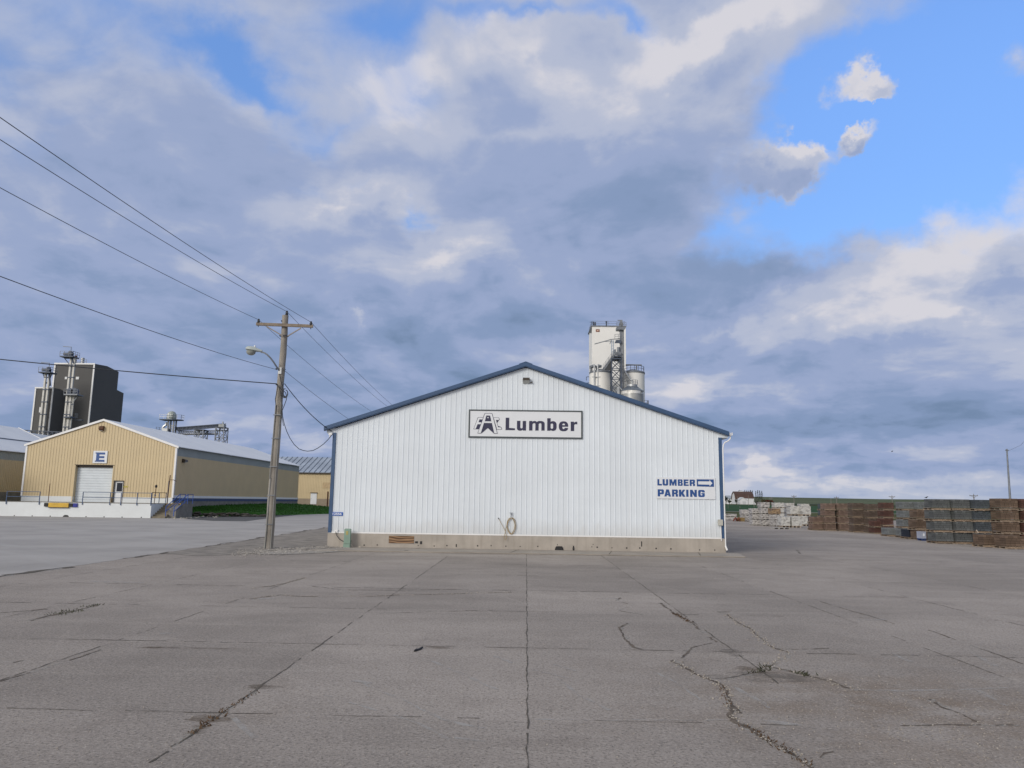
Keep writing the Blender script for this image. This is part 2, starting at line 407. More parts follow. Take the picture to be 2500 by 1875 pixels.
WOODPOLE = mat('weathered_pole', (.30,.28,.25), .9, var=.15, vs=2, bump=.5, bs=30, streak=.6, grime=(.13,.11,.09))
ARMWOOD = mat('crossarm_wood', (.24,.20,.16), .9, var=.25, vs=4, bump=.4, bs=30)
CABLE = mat('cable_black', (.02,.025,.035), .6, var=.1)
WIRE = mat('wire_grey', (.06,.07,.09), .5, var=.1)
INSUL = mat('insulator_glaze', (.05,.055,.065), .25, var=.1)
LAMPG = mat('lamp_housing', (.42,.47,.46), .4, var=.08)
GLASSY = mat('lamp_globe', (.30,.32,.30), .15, var=.1)
PEDGREEN = mat('pedestal_green', (.22,.33,.27), .5, var=.08, vs=3)
BRONZE = mat('fixture_bronze', (.05,.04,.032), .45, var=.1)
LENS = mat('fixture_lens', (.45,.47,.46), .15, var=.05)
HOSE = mat('tan_hose', (.34,.24,.10), .6, var=.2, vs=10)
BOXGREY = mat('utility_box_grey', (.46,.46,.42), .5, var=.06)
PLY = mat('plywood', (.23,.14,.075), .7, var=.1)
GLASSD = mat('dark_glass', (.012,.016,.03), .12, var=.1)
DOORW = mat('door_white', (.72,.75,.78), .45, var=.04, vs=1.2)
OVERD = mat('overhead_door', (.64,.70,.75), .45, var=.05, vs=.8)
FENCEW = mat('lumber_grey', (.36,.35,.33), .8, var=.2, vs=3)
def plywood_nodes():
    m = PLY; N = NT(m.node_tree); b = m.node_tree.nodes['Principled BSDF']
    tc = N.n('ShaderNodeTexCoord').outputs['Object']; s = N.sep(tc)
    v = N.comb(N.math('MULTIPLY', s[0], .8), 0, N.math('MULTIPLY', s[2], 3.6))
    w = N.n('ShaderNodeTexWave', wave_type='BANDS', bands_direction='Z'); N.put(w.inputs['Vector'], v)
    w.inputs['Scale'].default_value = .9; w.inputs['Distortion'].default_value = 11; w.inputs['Detail'].default_value = 2; w.inputs['Detail Scale'].default_value = .7
    N.link(N.mix(w.outputs['Fac'], (.075,.035,.016,1), (.33,.21,.12,1)), b.inputs['Base Color'])
plywood_nodes()

# ---------------------------------------------------------------- ground
def ground_mats():
    # concrete slabs
    m = bpy.data.materials.new('slab_concrete'); m.use_nodes = True; N = NT(m.node_tree); b = m.node_tree.nodes['Principled BSDF']
    pos = N.n('ShaderNodeNewGeometry').outputs['Position']; s = N.sep(pos)
    big = N.noise(pos, .16, 6, .6, .5); mid = N.noise(pos, 1.1, 6, .62); fin = N.noise(pos, 34, 4, .7); gr = N.noise(pos, 95, 2, .6)
    sx = N.math('FLOOR', N.math('DIVIDE', N.math('SUBTRACT', s[0], .04), 3.0)); sy = N.math('FLOOR', N.math('DIVIDE', N.math('SUBTRACT', s[1], .5), 3.62))
    wn = N.n('ShaderNodeTexWhiteNoise', noise_dimensions='2D'); N.put(wn.inputs['Vector'], N.comb(sx, sy, 0))
    tone = N.math('MULTIPLY_ADD', wn.outputs['Value'], .16, .92)
    col = N.mix(N.smooth(big, .36, .64), (.238,.221,.203,1), (.330,.307,.284,1))
    col = N.mix(N.math('MULTIPLY', N.smooth(mid, .46, .72), .55), col, (.215,.196,.178,1))
    # sweeping, dusty traffic bands across the lot
    v = N.comb(N.math('MULTIPLY', s[0], .12), N.math('MULTIPLY', s[1], 1.4), 0)
    tr = N.smooth(N.noise(v, 1.0, 6, .62, .6), .46, .74)
    col = N.mix(N.math('MULTIPLY', tr, .42), col, (.39,.365,.335,1))
    v2 = N.comb(N.math('MULTIPLY', N.math('ADD', s[0], N.math('MULTIPLY', s[1], .45)), 2.2), N.math('MULTIPLY', s[1], .28), 3.0)
    sc = N.smooth(N.noise(v2, 1.0, 7, .6, .3), .60, .72)
    col = N.mix(N.math('MULTIPLY', sc, .20), col, (.45,.42,.385,1))
    # brown grit around the broken slab and in low places
    dx = N.math('DIVIDE', N.math('SUBTRACT', s[0], 4.1), 2.6); dy = N.math('DIVIDE', N.math('SUBTRACT', s[1], 8.6), 2.2)
    rr = N.math('ADD', N.math('MULTIPLY', dx, dx), N.math('MULTIPLY', dy, dy))
    gm = N.math('MULTIPLY', N.math('EXPONENT', N.math('MULTIPLY', rr, -1.2)), N.smooth(mid, .36, .62))
    col = N.mix(N.math('MULTIPLY', gm, .85), col, (.185,.145,.105,1))
    st = N.smooth(N.noise(N.vmath('ADD', pos, (31, 7, 0)), .42, 6, .65, .8), .60, .78)
    col = N.mix(N.math('MULTIPLY', st, .45), col, (.20,.17,.14,1))
    # exposed aggregate
    col = N.mix(N.math('MULTIPLY', N.smooth(fin, .53, .64), .85), col, (.105,.098,.09,1))
    col = N.mix(N.math('MULTIPLY', N.smooth(fin, .45, .32), .60), col, (.50,.475,.44,1))
    co2 = N.noise(pos, 15, 5, .7)
    col = N.mix(N.math('MULTIPLY', N.smooth(co2, .56, .66), .45), col, (.12,.112,.103,1))
    col = N.mix(N.math('MULTIPLY', N.smooth(co2, .44, .34), .35), col, (.46,.44,.41,1))
    col = N.mix(N.math('MULTIPLY', N.smooth(gr, .40, .62), .30), col, (.33,.32,.31,1))
    vo = N.n('ShaderNodeTexVoronoi', feature='F1'); N.put(vo.inputs['Vector'], pos); vo.inputs['Scale'].default_value = 7.0; vo.inputs['Randomness'].default_value = 1
    pit = N.smooth(vo.outputs['Distance'], .12, .05)
    col = N.mix(N.math('MULTIPLY', pit, N.math('MULTIPLY', N.smooth(mid, .42, .6), .55)), col, (.10,.09,.08,1))
    col = N.mix(1.0, col, (1.09,1.04,1.005,1), 'MULTIPLY')
    col = N.vmath('SCALE', col, scale=tone)
    N.link(col, b.inputs['Base Color']); b.inputs['Roughness'].default_value = .92; b.inputs['Specular IOR Level'].default_value = .25
    h = N.math('ADD', N.math('MULTIPLY', fin, 1.0), N.math('ADD', N.math('MULTIPLY', gr, .6), N.math('MULTIPLY', mid, 1.5)))
    bp = N.n('ShaderNodeBump'); bp.inputs['Strength'].default_value = .55; bp.inputs['Distance'].default_value = .012
    N.link(h, bp.inputs['Height']); N.link(bp.outputs[0], b.inputs['Normal'])
    slab = m
    # chip-sealed drive
    m = bpy.data.materials.new('drive_surface'); m.use_nodes = True; N = NT(m.node_tree); b = m.node_tree.nodes['Principled BSDF']
    pos = N.n('ShaderNodeNewGeometry').outputs['Position']; s = N.sep(pos)
    n1 = N.noise(pos, .25, 6, .6); n2 = N.noise(pos, 30, 4, .7)
    v = N.comb(N.math('ADD', N.math('MULTIPLY', s[0], .07), N.math('MULTIPLY', s[1], -.05)), N.math('ADD', N.math('MULTIPLY', s[1], .5), N.math('MULTIPLY', s[0], .4)), 0)
    n3 = N.noise(v, 1.0, 5, .6)
    col = N.mix(N.smooth(n1, .35, .65), (.33,.318,.308,1), (.40,.385,.372,1))
    col = N.mix(N.math('MULTIPLY', N.smooth(n3, .5, .75), .5), col, (.44,.435,.43,1))
    col = N.mix(N.math('MULTIPLY', N.smooth(n2, .55, .72), .35), col, (.2,.195,.195,1))
    N.link(col, b.inputs['Base Color']); b.inputs['Roughness'].default_value = .9; b.inputs['Specular IOR Level'].default_value = .25
    bp = N.n('ShaderNodeBump'); bp.inputs['Strength'].default_value = .5; bp.inputs['Distance'].default_value = .012
    N.link(n2, bp.inputs['Height']); N.link(bp.outputs[0], b.inputs['Normal'])
    drive = m
    # open country
    m = bpy.data.materials.new('field_ground'); m.use_nodes = True; N = NT(m.node_tree); b = m.node_tree.nodes['Principled BSDF']
    pos = N.n('ShaderNodeNewGeometry').outputs['Position']; s = N.sep(pos)
    v = N.comb(N.math('MULTIPLY', s[0], .012), N.math('MULTIPLY', s[1], .004), 0)
    n1 = N.noise(v, 1, 5, .6); n2 = N.noise(pos, .8, 5, .6)
    col = N.mix(N.smooth(n1, .4, .6), (.050,.070,.022,1), (.075,.085,.036,1))
    col = N.mix(N.math('MULTIPLY', N.smooth(n2, .45, .7), .5), col, (.10,.092,.05,1))
    N.link(col, b.inputs['Base Color']); b.inputs['Roughness'].default_value = 1; b.inputs['Specular IOR Level'].default_value = .1
    field = m
    return slab, drive, field
SLAB, DRIVE, FIELD = ground_mats()
DIRT = mat('dirt_margin', (.225,.205,.182), 1, var=.28, vs=1.4, bump=.6, bs=18)
ASPH = mat('old_asphalt', (.085,.085,.088), .95, var=.2, vs=.6, bump=.5, bs=25)
LAWN = mat('mown_lawn', (.04,.11,.022), 1, var=.3, vs=.5, bump=.5, bs=6, spec=.1)
CROP = mat('green_crop', (.030,.075,.030), 1, var=.2, vs=.05, spec=.1)
SEED = mat('weedy_verge', (.075,.085,.03), 1, var=.35, vs=.25, spec=.1)
TRACK = mat('gravel_track', (.24,.23,.19), 1, var=.1, vs=.5)
HILLC = mat('far_crop', (.10,.12,.07), 1, var=.15, vs=.006, spec=.1)
HILLD = mat('far_treeline', (.07,.09,.058), 1, var=.2, vs=.05, spec=.1)

def zt(x, y):
    """the land: flat over the yard, then a long gentle rise"""
    if y < 170: return 0.0
    t = (y-170)/430.0
    z = 2.2*min(t, 1)**1.3
    if y > 600:
        u = min((y-600)/1500.0, 1.0); z += (17.0+max(-4.0, min(x, 1500)*.0045))*(u*u*(3-2*u))
    s = min(max((y-170)/800, 0), 1)
    return z + s*(1.6*math.sin(x*.0031+.6)+.9*math.sin(x*.009+y*.002))*min(1, y/1500)
mb = MB()
xs = [-2600,-1500,-900,-500,-250,-120,-60,-30,0,30,60,90,120,160,220,300,400,500,650,850,1100,1500,2000,2800]
ys = [-300,-60,0,60,120,170,200,240,290,350,420,500,560,600,680,780,900,1050,1200,1400,1600,1850,2100,2500,3200]
mb.add([(x, y, zt(x, y)) for y in ys for x in xs], [(j*len(xs)+i, j*len(xs)+i+1, (j+1)*len(xs)+i+1, (j+1)*len(xs)+i) for j in range(len(ys)-1) for i in range(len(xs)-1)])
g = struct(mb.build('ground', FIELD, origin=(0,0,0)))
def sheet(name, pts, z, m, kind='structure', sub=0):
    b = MB(); b.face(*[(x, y, z) for x, y in pts]); return struct(b.build(name, m, origin=(pts[0][0], pts[0][1], z)), kind)
def land(name, x0, x1, y0, y1, m, dz=.05, n=12):
    b = MB(); r = n
    vs = [(x0+(x1-x0)*i/n, y0+(y1-y0)*j/r, zt(x0+(x1-x0)*i/n, y0+(y1-y0)*j/r)+dz) for j in range(r+1) for i in range(n+1)]
    b.add(vs, [(j*(n+1)+i, j*(n+1)+i+1, (j+1)*(n+1)+i+1, (j+1)*(n+1)+i) for j in range(r) for i in range(n)])
    return struct(b.build(name, m, origin=(x0, y0, 0)))
# the yard slab reaches behind the camera; its far edge lies behind the pallets
sheet('pavement', [(-70,-40),(70,-40),(110,126),(20,122),(-70,118)], .004, SLAB)
road_edge = [G(-60,1419), G(0,1408), G(120,1392), G(250,1373), G(430,1345), G(560,1326), G(660,1310), G(740,1297), G(800,1288)]
rj = random.Random(5); _re = []
for _a, _b in zip(road_edge, road_edge[1:]):
    for _i in range(14):
        _t = _i/14; _re.append((_a[0]+(_b[0]-_a[0])*_t+rj.uniform(-.10,.10), _a[1]+(_b[1]-_a[1])*_t+rj.uniform(-.28,.28)))
sheet('road', [(-120, 10)] + _re + road_edge[-1:] + [(-12.5, 60), (-14, 117), (-68, 117), (-120, 60)], .008, DRIVE)
dirt = [G(405,1352), G(430,1346), G(560,1327), G(660,1311), G(740,1298), G(806,1288), G(806,1338), G(720,1345), G(650,1350), G(560,1355), G(480,1358)]
sheet('dirt_margin', dirt, .012, DIRT)
mb = MB()
ap = [(-8.9, 31.3), (8.85, 31.3), (9.2, 33.62), (-7.0, 33.62), (-8.15, 32.3)]
mb.prism_z(ap, -.02, .05)
APRON = mat('apron_concrete', (.315,.285,.25), .9, var=.12, vs=1.0, bump=.4, bs=50, streak=0)
struct(mb.build('apron', APRON))
# ---------------------------------------------------------------- lumber building
YF = 33.6
XL, XR = -8.57, 8.57; ZB = .66; ZE = 5.12; APX, APZ = -.06, 8.24
def roof_z(x, lift=0.0):
    t = (x-(-8.95))/(APX+8.95) if x < APX else (8.95-x)/(8.95-APX)
    return 5.24 + (APZ-5.24)*t + lift
def ribbed_front(mb, x0, x1, y, zbot, ztop, pitch, depth, base, crown, phase=0.0):
    """profiled sheet facing -y from x0 to x1; zbot, ztop are functions of x"""
    prof = [(x0, 0.0)]
    x = x0+phase
    while x < x1-base:
        prof += [(x, 0.0), (x+(base-crown)/2, depth), (x+(base+crown)/2, depth), (x+base, 0.0)]
        x += pitch
    prof.append((x1, 0.0))
    for (a, da), (b, db) in zip(prof, prof[1:]):
        if b-a < 1e-5: continue
        mb.face((a, y-da, zbot(a)), (b, y-db, zbot(b)), (b, y-db, ztop(b)), (a, y-da, ztop(a)))
lum = thing('lumber_warehouse', 'white ribbed metal gable building with blue trim on a concrete foundation', 'warehouse', (0, YF, 0))
mb = MB()
ribbed_front(mb, XL+.02, XR-.02, YF, lambda x: ZB, lambda x: roof_z(x, -.17), .2286, .015, .056, .026, .09)
LUMY1 = 62.0
mb.box(XL, XL+.1, YF+.02, LUMY1, ZB, ZE+.05); mb.box(XR-.1, XR, YF+.02, LUMY1, ZB, ZE+.05)
mb.prism_y([(XL,ZB),(XR,ZB),(XR,5.1),(APX,8.0),(XL,5.1)], LUMY1-.1, LUMY1)
mb.build('wall', WHITE, lum)
mb = MB()   # wall returns under the eaves
mb.prism_y([(XL-.33,5.02),(XL+.05,5.02),(XL+.05,5.30),(XL-.33,5.17)], YF-.012, YF+.03); mb.build('eave_return', WHITE, lum); mb = MB()
mb.prism_y([(XR+.33,5.02),(XR-.05,5.02),(XR-.05,5.30),(XR+.33,5.17)], YF-.012, YF+.03)
mb.build('eave_return', WHITE, lum)
for a_, b_ in ((XL-.33, XL-.02), (XR+.02, XR+.33)):
    mb = MB(); mb.box(a_, b_, YF+.04, LUMY1, 5.00, 5.02); mb.build('soffit', WHITE, lum)
mb = MB()
for s in (-1, 1):
    xe = -8.98 if s < 0 else 8.90
    t = .055
    ze = 5.24
    ROOFX = xe
    vs = [(xe, ze), (APX, APZ), (APX, APZ-t), (xe, ze-t)]
    mb.prism_y(vs, YF-.16, LUMY1+.1)
roof = mb.build('roof', GREYROOF if False else BLUE, lum)
mb = MB()
for s in (-1, 1):
    xe = -8.99 if s < 0 else 8.91
    k = (APZ-5.24)/(APX-xe)
    mb.prism_y([(xe, 5.24+.035), (APX, APZ+.035), (APX, APZ-.125), (xe, 5.24-.125)], YF-.22, YF-.165)
    mb.prism_y([(xe, 5.24-.12), (APX, APZ-.12), (APX, APZ-.155), (xe, 5.24-.155)], YF-.20, YF-.02)
mb.build('rake_trim', BLUE, lum)
mb = MB(); mb.prism_y([(APX-.30, APZ-.035), (APX, APZ+.075), (APX+.30, APZ-.035), (APX+.28, APZ-.06), (APX, APZ+.045), (APX-.28, APZ-.06)], YF-.21, LUMY1)
mb.build('ridge_cap', BLUE, lum)
for x0, x1 in ((XL-.05, XL+.10), (XR-.10, XR+.05)):
    mb = MB(); mb.box(x0, x1, YF-.045, YF-.002, ZB-.01, 5.02); mb.box(x0 if x0 < 0 else x1-.03, x0+.03 if x0 < 0 else x1, YF-.001, YF+.16, ZB-.01, 5.015)
    mb.build('corner_trim', BLUE, lum)
mb = MB(); mb.box(XL-.01, XR+.01, YF-.030, YF-.024, ZB-.03, ZB+.03); mb.build('base_trim', WTRIM, lum)
mb = MB()
mb.box(XL-.06, XR+.10, YF-.02, YF+.30, -.4, ZB-.03); mb.box(XL-.06, XL+.2, YF+.30, LUMY1, -.4, ZB-.03); mb.box(XR-.2, XR+.10, YF+.30, LUMY1, -.4, ZB-.03)
fo = mb.build('foundation', FOUND, lum)
def hole(px, py, w, h):      # form-tie holes and chips in the foundation face
    mb = MB(); x, z = P(px, py, YF-.021); mb.box(x-w/2, x+w/2, YF-.0215, YF-.0195, z-h/2, z+h/2); mb.build('tie_hole', BLACK, fo)
for px, py, w, h in [(889,1331,.06,.06),(921,1330.5,.05,.05),(1017,1324,.13,.09),(1028,1325,.10,.13),(1021,1332,.04,.04),(1060,1333,.05,.05),(1091,1332,.06,.05),(1114,1332,.05,.13),(1166,1332.5,.06,.06),(1199,1332,.04,.06),(1235,1333.5,.05,.05),(1270,1334,.04,.04),
        (1313,1334,.05,.05),(1361,1330,.03,.05),(1458,1336,.06,.06),(1494,1337.5,.04,.04),(1530,1338,.06,.06),(1562,1338,.06,.06),(1566.5,1328,.045,.22),(1602,1339,.06,.06),(1638,1340,.06,.06),(1708,1342.5,.05,.05),(1745,1343,.05,.05),(1445,1335,.03,.05),(1448,1329,.03,.04)]: hole(px, py, w, h)
mb = MB()     # half-round drain mouth
x, _ = P(1365, 1335, YF)
mb.prism_y([(x-.19,.05),(x-.16,.16),(x-.12,.215),(x+.12,.215),(x+.16,.16),(x+.19,.05)], YF-.06, YF-.021)
mb.build('drain_cover', BLACK, fo)
mb = MB(); x0, z1 = P(950, 1307.5, YF); x1, z0 = P(1011, 1327, YF)
mb.box(x0, x1, YF-.035, YF-.0205, z0, z1)
ply = mb.build('hatch_panel', PLY, fo)
mb = MB(); e = .02
for a, b, c, d in ((x0-e,x0,z0-e,z1+e),(x1,x1+e,z0-e,z1+e),(x0,x1,z0-e,z0),(x0,x1,z1,z1+e)): mb.box(a, b, YF-.03, YF-.0205, c, d)
mb.build('frame', FENCEW, ply)
mb = MB()     # gutter along the right eave
mb.prism_y([(8.93,5.10),(9.07,5.12),(9.07,5.24),(9.05,5.24),(9.05,5.14),(8.95,5.12),(8.95,5.24),(8.93,5.24)], YF-.17, LUMY1)
gut = mb.build('gutter', WTRIM, lum)
mb = MB()     # downspout swinging back to the corner and down
path = [(9.0,YF-.06,5.11),(8.99,YF-.06,4.98),(8.90,YF-.06,4.88),(8.74,YF-.06,4.80),(8.68,YF-.06,4.70),(8.652,YF-.06,4.5),(8.652,YF-.06,.30)]
mb.tube(path, .029, 8); mb.bar((8.652,YF-.06,.34),(8.71,YF-.10,.16),.06)
mb.build('downspout', WTRIM, lum, smooth=True)
# signs on the wall
def sign_map(TL, TR, BL, x0, y0, s, y):
    tlx, tlz = P(x0+TL[0]/s, y0+TL[1]/s, y); trx, trz = P(x0+TR[0]/s, y0+TR[1]/s, y); blx, blz = P(x0+BL[0]/s, y0+BL[1]/s, y)
    W = trx-tlx; Hh = tlz-blz
    def f(u, v):
        a = (u-TL[0])/(TR[0]-TL[0]); vv = v-(TL[1]+(TR[1]-TL[1])*a)
        return tlx+W*a, tlz-Hh*vv/(BL[1]-TL[1])
    return f, tlx, tlx+W, tlz-Hh, tlz
f, x0, x1, z0, z1 = sign_map((172,137), (2020,155), (168,588), 1120, 980, 6.703, YF)
sg = thing('wall_sign', 'wide white board with dark border, angular letter emblem and the word Lumber', 'sign', ((x0+x1)/2, YF-.05, z0))
mb = MB(); mb.box(x0, x1, YF-.05, YF-.023, z0, z1); mb.build('panel', SIGNW, sg)
mb = MB(); e = .05
for a, b, c, d in ((x0-.01,x0+e,z0-.01,z1+.01),(x1-e,x1+.01,z0-.01,z1+.01),(x0+e,x1-e,z0-.01,z0+e),(x0+e,x1-e,z1-e,z1+.01)): mb.box(a, b, YF-.062, YF-.022, c, d)
mb.build('border', mat('sign_border', (.06,.075,.085), .5), sg)
LUMBER = [
 [[(772,268),(830,268),(830,434),(925,440),(925,470),(772,470)]],
 [[(957,318),(1012,318),(1012,424),(1017,436),(1026,441),(1036,441),(1045,436),(1050,424),(1050,320),(1105,320),(1105,476),(1052,476),(1052,462),(1035,474),(1015,479),(990,478),(970,468),(960,452),(957,436)]],
 [[(1155,320),(1208,320),(1208,333),(1222,323),(1240,319),(1262,322),(1280,335),(1300,323),(1325,319),(1360,320),(1388,330),(1402,345),(1408,362),(1408,476),(1355,476),(1355,370),(1351,360),(1342,356),(1328,357),(1316,363),(1310,374),(1310,476),(1257,476),(1257,370),(1253,360),(1244,356),(1230,357),(1217,363),(1210,374),(1210,476),(1155,476)]],
 [[(1450,275),(1505,275),(1505,334),(1520,325),(1545,321),(1570,327),(1590,342),(1600,362),(1603,385),(1603,420),(1599,445),(1585,468),(1562,480),(1535,481),(1517,475),(1505,464),(1505,478),(1450,478)], [(1505,378),(1509,367),(1519,361),(1531,361),(1541,367),(1546,380),(1546,428),(1541,440),(1531,446),(1519,446),(1509,440),(1505,430)]],
 [[(1638,405),(1641,375),(1652,350),(1670,333),(1695,325),(1730,325),(1757,332),(1776,348),(1787,370),(1791,395),(1791,412),(1694,412),(1696,432),(1704,446),(1716,450),(1729,446),(1736,431),(1790,434),(1783,458),(1767,476),(1742,485),(1700,486),(1672,479),(1652,462),(1641,437)], [(1694,387),(1697,371),(1706,361),(1718,358),(1730,362),(1737,373),(1738,388)]],
 [[(1832,330),(1885,330),(1885,352),(1896,339),(1912,331),(1938,331),(1938,373),(1912,370),(1896,375),(1888,388),(1888,482),(1832,482)]],
]
ys = YF-.0545
letters('lettering', LUMBER, f, ys, .009, NAVY, sg)
EMB = [([[(318,260),(428,262),(350,457),(248,457)]], .001, NAVY), ([[(574,264),(662,266),(674,294),(634,354),(647,400),(702,420),(718,459),(628,463)]], .001, NAVY),
 ([[(324,266),(414,268),(403,298),(346,296),(328,344),(385,346),(374,376),(316,374),(284,451),(256,451)]], -.003, SIGNW), ([[(577,270),(657,272),(666,294),(655,306),(612,304),(650,424),(697,428),(708,454),(634,457)]], -.003, SIGNW),
 ([[(427,194),(551,197),(644,528),(587,528),(482,437),(377,526),(316,523)]], -.006, NAVY), ([[(434,201),(545,204),(636,521),(590,521),(550,356),(418,354),(371,519),(325,517)], [(455,232),(432,328),(540,330),(518,234)]], -.009, SIGNW), ([[(470,258),(497,258),(484,284)]], -.009, SIGNW)]
for lp, dy, mm in EMB: letters('emblem', [lp], f, ys+dy, .006, mm, sg)
f, x0, x1, z0, z1 = sign_map((215,250), (1660,268), (222,775), 1580, 1140, 10.055, YF)
s2 = thing('parking_sign', 'white panel reading LUMBER PARKING in blue with an arrow pointing right', 'sign', ((x0+x1)/2, YF-.05, z0))
mb = MB(); mb.box(x0, x1, YF-.045, YF-.023, z0, z1); mb.build('panel', SIGNW, s2)
def word(txt, boxes, top, bot, slope):
    out = []
    for ch, (a, b) in zip(txt, boxes):
        for lp in BLOCK[ch][:1]:
            loops = [[(a+u*(b-a), bot+(top-bot)*v+slope*(a+u*(b-a)-245)) for u, v in l] for l in BLOCK[ch]]
            out.append(loops)
    return out
letters('lettering', word('LUMBER', [(245,355),(372,508),(538,715),(745,865),(888,1008),(1035,1165)], 298, 455, .014), f, YF-.0475, .006, SIGNBLUE, s2)
letters('lettering', word('PARKING', [(248,400),(408,572),(598,742),(768,925),(945,1000),(1040,1205),(1238,1398)], 548, 722, .014), f, YF-.0475, .006, SIGNBLUE, s2)
letters('arrow', [[[(1208,301),(1626,307),(1630,487),(1212,477)], [(1240,352),(1518,354),(1518,320),(1592,396),(1522,472),(1518,434),(1242,428)]]], f, YF-.0475, .006, SIGNBLUE, s2)
# house number
xa, za = P(811, 1250, YF); xb, zb = P(837, 1259, YF)
hn = thing('number_plate', 'small blue house number plate reading 12556 at the left corner', 'sign', (xa, YF, zb))
mb = MB(); mb.box(xa, xb, YF-.04, YF-.024, zb, za); mb.build('plate', PLATEBLUE, hn)
hh = za-zb
text_shape('lettering', '12556', hh*.86, .004, xa+.035, zb+hh*.18, (xb-xa)-.08, YF-.0405, .004, SIGNW, hn)
# flood light under the peak
x, z = P(1285, 932, YF)
fl = thing('flood_light', 'square bronze flood light under the gable peak of the white building', 'light', (x, YF, z-.1))
mb = MB(); mb.box(x-.15, x+.15, YF-.16, YF-.03, z+.0, z+.15); mb.box(x-.15, x+.15, YF-.2, YF-.16, z+.04, z+.155); mb.build('housing', BRONZE, fl)
mb = MB(); mb.prism_x([(YF-.20,z+.035),(YF-.05,z-.09),(YF-.03,z-.09),(YF-.03,z-.004),(YF-.15,z-.004)], x-.14, x+.14); mb.build('lens', LENS, fl)
mb = MB(); mb.tube([(x+.15,YF-.06,z-.06),(x+.20,YF-.08,z-.05),(x+.25,YF-.10,z-.03)], .018); mb.cyl((x+.22,YF-.09,z-.045),(x+.27,YF-.12,z-.03),.028); mb.build('sensor', BRONZE, fl)
# eave light stub at the left corner, junction box at the right corner
x, z = P(809, 1059, YF)
ev = thing('eave_bracket', 'small white service bracket under the left eave of the white building', 'bracket', (x, YF, z))
mb = MB(); mb.box(x-.10, x+.06, YF-.12, YF-.05, z-.06, z+.03); mb.cyl((x-.03,YF-.10,z-.06),(x-.03,YF-.10,z-.16),.03); mb.build('bracket', WTRIM, ev)
xa, za = P(1751.5, 1269, YF); xb, zb = P(1762, 1282, YF)
jb = thing('junction_box', 'grey electrical box with conduit on the blue corner trim', 'electrical box', (xa, YF, zb))
mb = MB(); mb.box(xa, xb, YF-.16, YF-.046, zb, za); mb.build('box', BOXGREY, jb)
mb = MB(); mb.box(xa-.012, xb+.012, YF-.175, YF-.161, zb-.012, za+.015); mb.build('lid', BOXGREY, jb)
mb = MB(); mb.cyl((xb-.06,YF-.08,zb),(xb-.05,YF-.08,.55),.018); mb.build('conduit', WTRIM, jb, smooth=True)
xa, za = P(818, 1293, YF); xb, zb = P(825, 1301, YF)
ob = thing('outlet_box', 'small white cable box low on the wall beside the green pedestal', 'electrical box', (xa, YF, zb))
mb = MB(); mb.box(xa, xb, YF-.075, YF-.023, zb, za); mb.build('box', WTRIM, ob)
mb = MB(); mb.tube([(xa+.05,YF-.07,zb+.06),(xa+.10,YF-.09,zb-.1),(xa+.24,YF-.1,zb-.27),(xa+.42,YF-.1,zb-.36),(xa+.6,YF-.12,zb-.38),(xa+.78,YF-.16,zb-.33)], .014); mb.build('cable', CABLE, ob, smooth=True)
# telephone pedestal
gx, gy = G(852, 1338)
pe = thing('cable_pedestal', 'slender green utility pedestal with faded yellow label at the foundation', 'utility pedestal', (gx, YF-.32, 0))
def taper(mb, x, y, z0, z1, w0, w1, d0, d1):
    mb.add([(x-w0,y-d0,z0),(x+w0,y-d0,z0),(x+w0,y+d0,z0),(x-w0,y+d0,z0),(x-w1,y-d1,z1),(x+w1,y-d1,z1),(x+w1,y+d1,z1),(x-w1,y+d1,z1)], [(0,3,2,1),(4,5,6,7),(0,1,5,4),(1,2,6,5),(2,3,7,6),(3,0,4,7)])
PY = YF-.36
mb = MB(); taper(mb, gx-.03, PY, -.05, .20, .145, .14, .10, .10); mb.build('base', PEDGREEN, pe)
mb = MB(); taper(mb, gx-.02, PY, .21, .80, .138, .13, .095, .095); taper(mb, gx-.02, PY, .80, .84, .138, .10, .10, .07); mb.build('cover', PEDGREEN, pe)
mb = MB(); mb.box(gx-.07, gx+.02, PY-.103, PY-.0965, .58, .74); mb.build('label', mat('faded_yellow', (.42,.36,.12), .6), pe)
# hose hung on the tap
xt, zt_ = P(1248, 1255, YF)
hs = thing('garden_hose', 'tan garden hose coiled and hanging on the wall tap', 'hose', (xt, YF, zt_-1))
mb = MB()
def zpt(px, py, dy): x, z = P(px, py, YF); return (x, YF-dy, z)
for k, (dx, dr) in enumerate(((0,0),(1.5,2.2),(-1,1.2))):
    pts = []
    for i in range(25):
        q = 2*math.pi*i/24
        wob = 1+.06*math.sin(3*q+k)
        px = 1248+dx+(9.5+dr*.6)*math.sin(q)*wob*(1-.35*max(0, -math.cos(q)))
        py = 1284-(19.5+dr*.3)*math.cos(q)
        pts.append(zpt(px, py, .05+.012*k))
    mb.tube(pts, .0105, 6)
mb.tube([zpt(1248,1266,.07), zpt(1241,1272,.08), zpt(1238,1281,.09), zpt(1235,1293,.1), zpt(1232,1305,.12), zpt(1231,1314,.13), zpt(1234,1318,.13), zpt(1237,1314,.12), zpt(1236,1305,.1), zpt(1231,1291,.09), zpt(1224,1278,.08), zpt(1218,1267,.07)], .010, 6)
mb.build('hose', HOSE, hs, smooth=True)
mb = MB(); a = Vector(zpt(1218,1267,.07)); b = Vector(zpt(1216.5,1264,.07)); mb.cyl(a, b, .022, .018, 8); mb.build('nozzle', BLACK, hs)
tp = thing('wall_tap', 'small dark outdoor tap above the coiled hose', 'tap', (xt, YF, zt_))
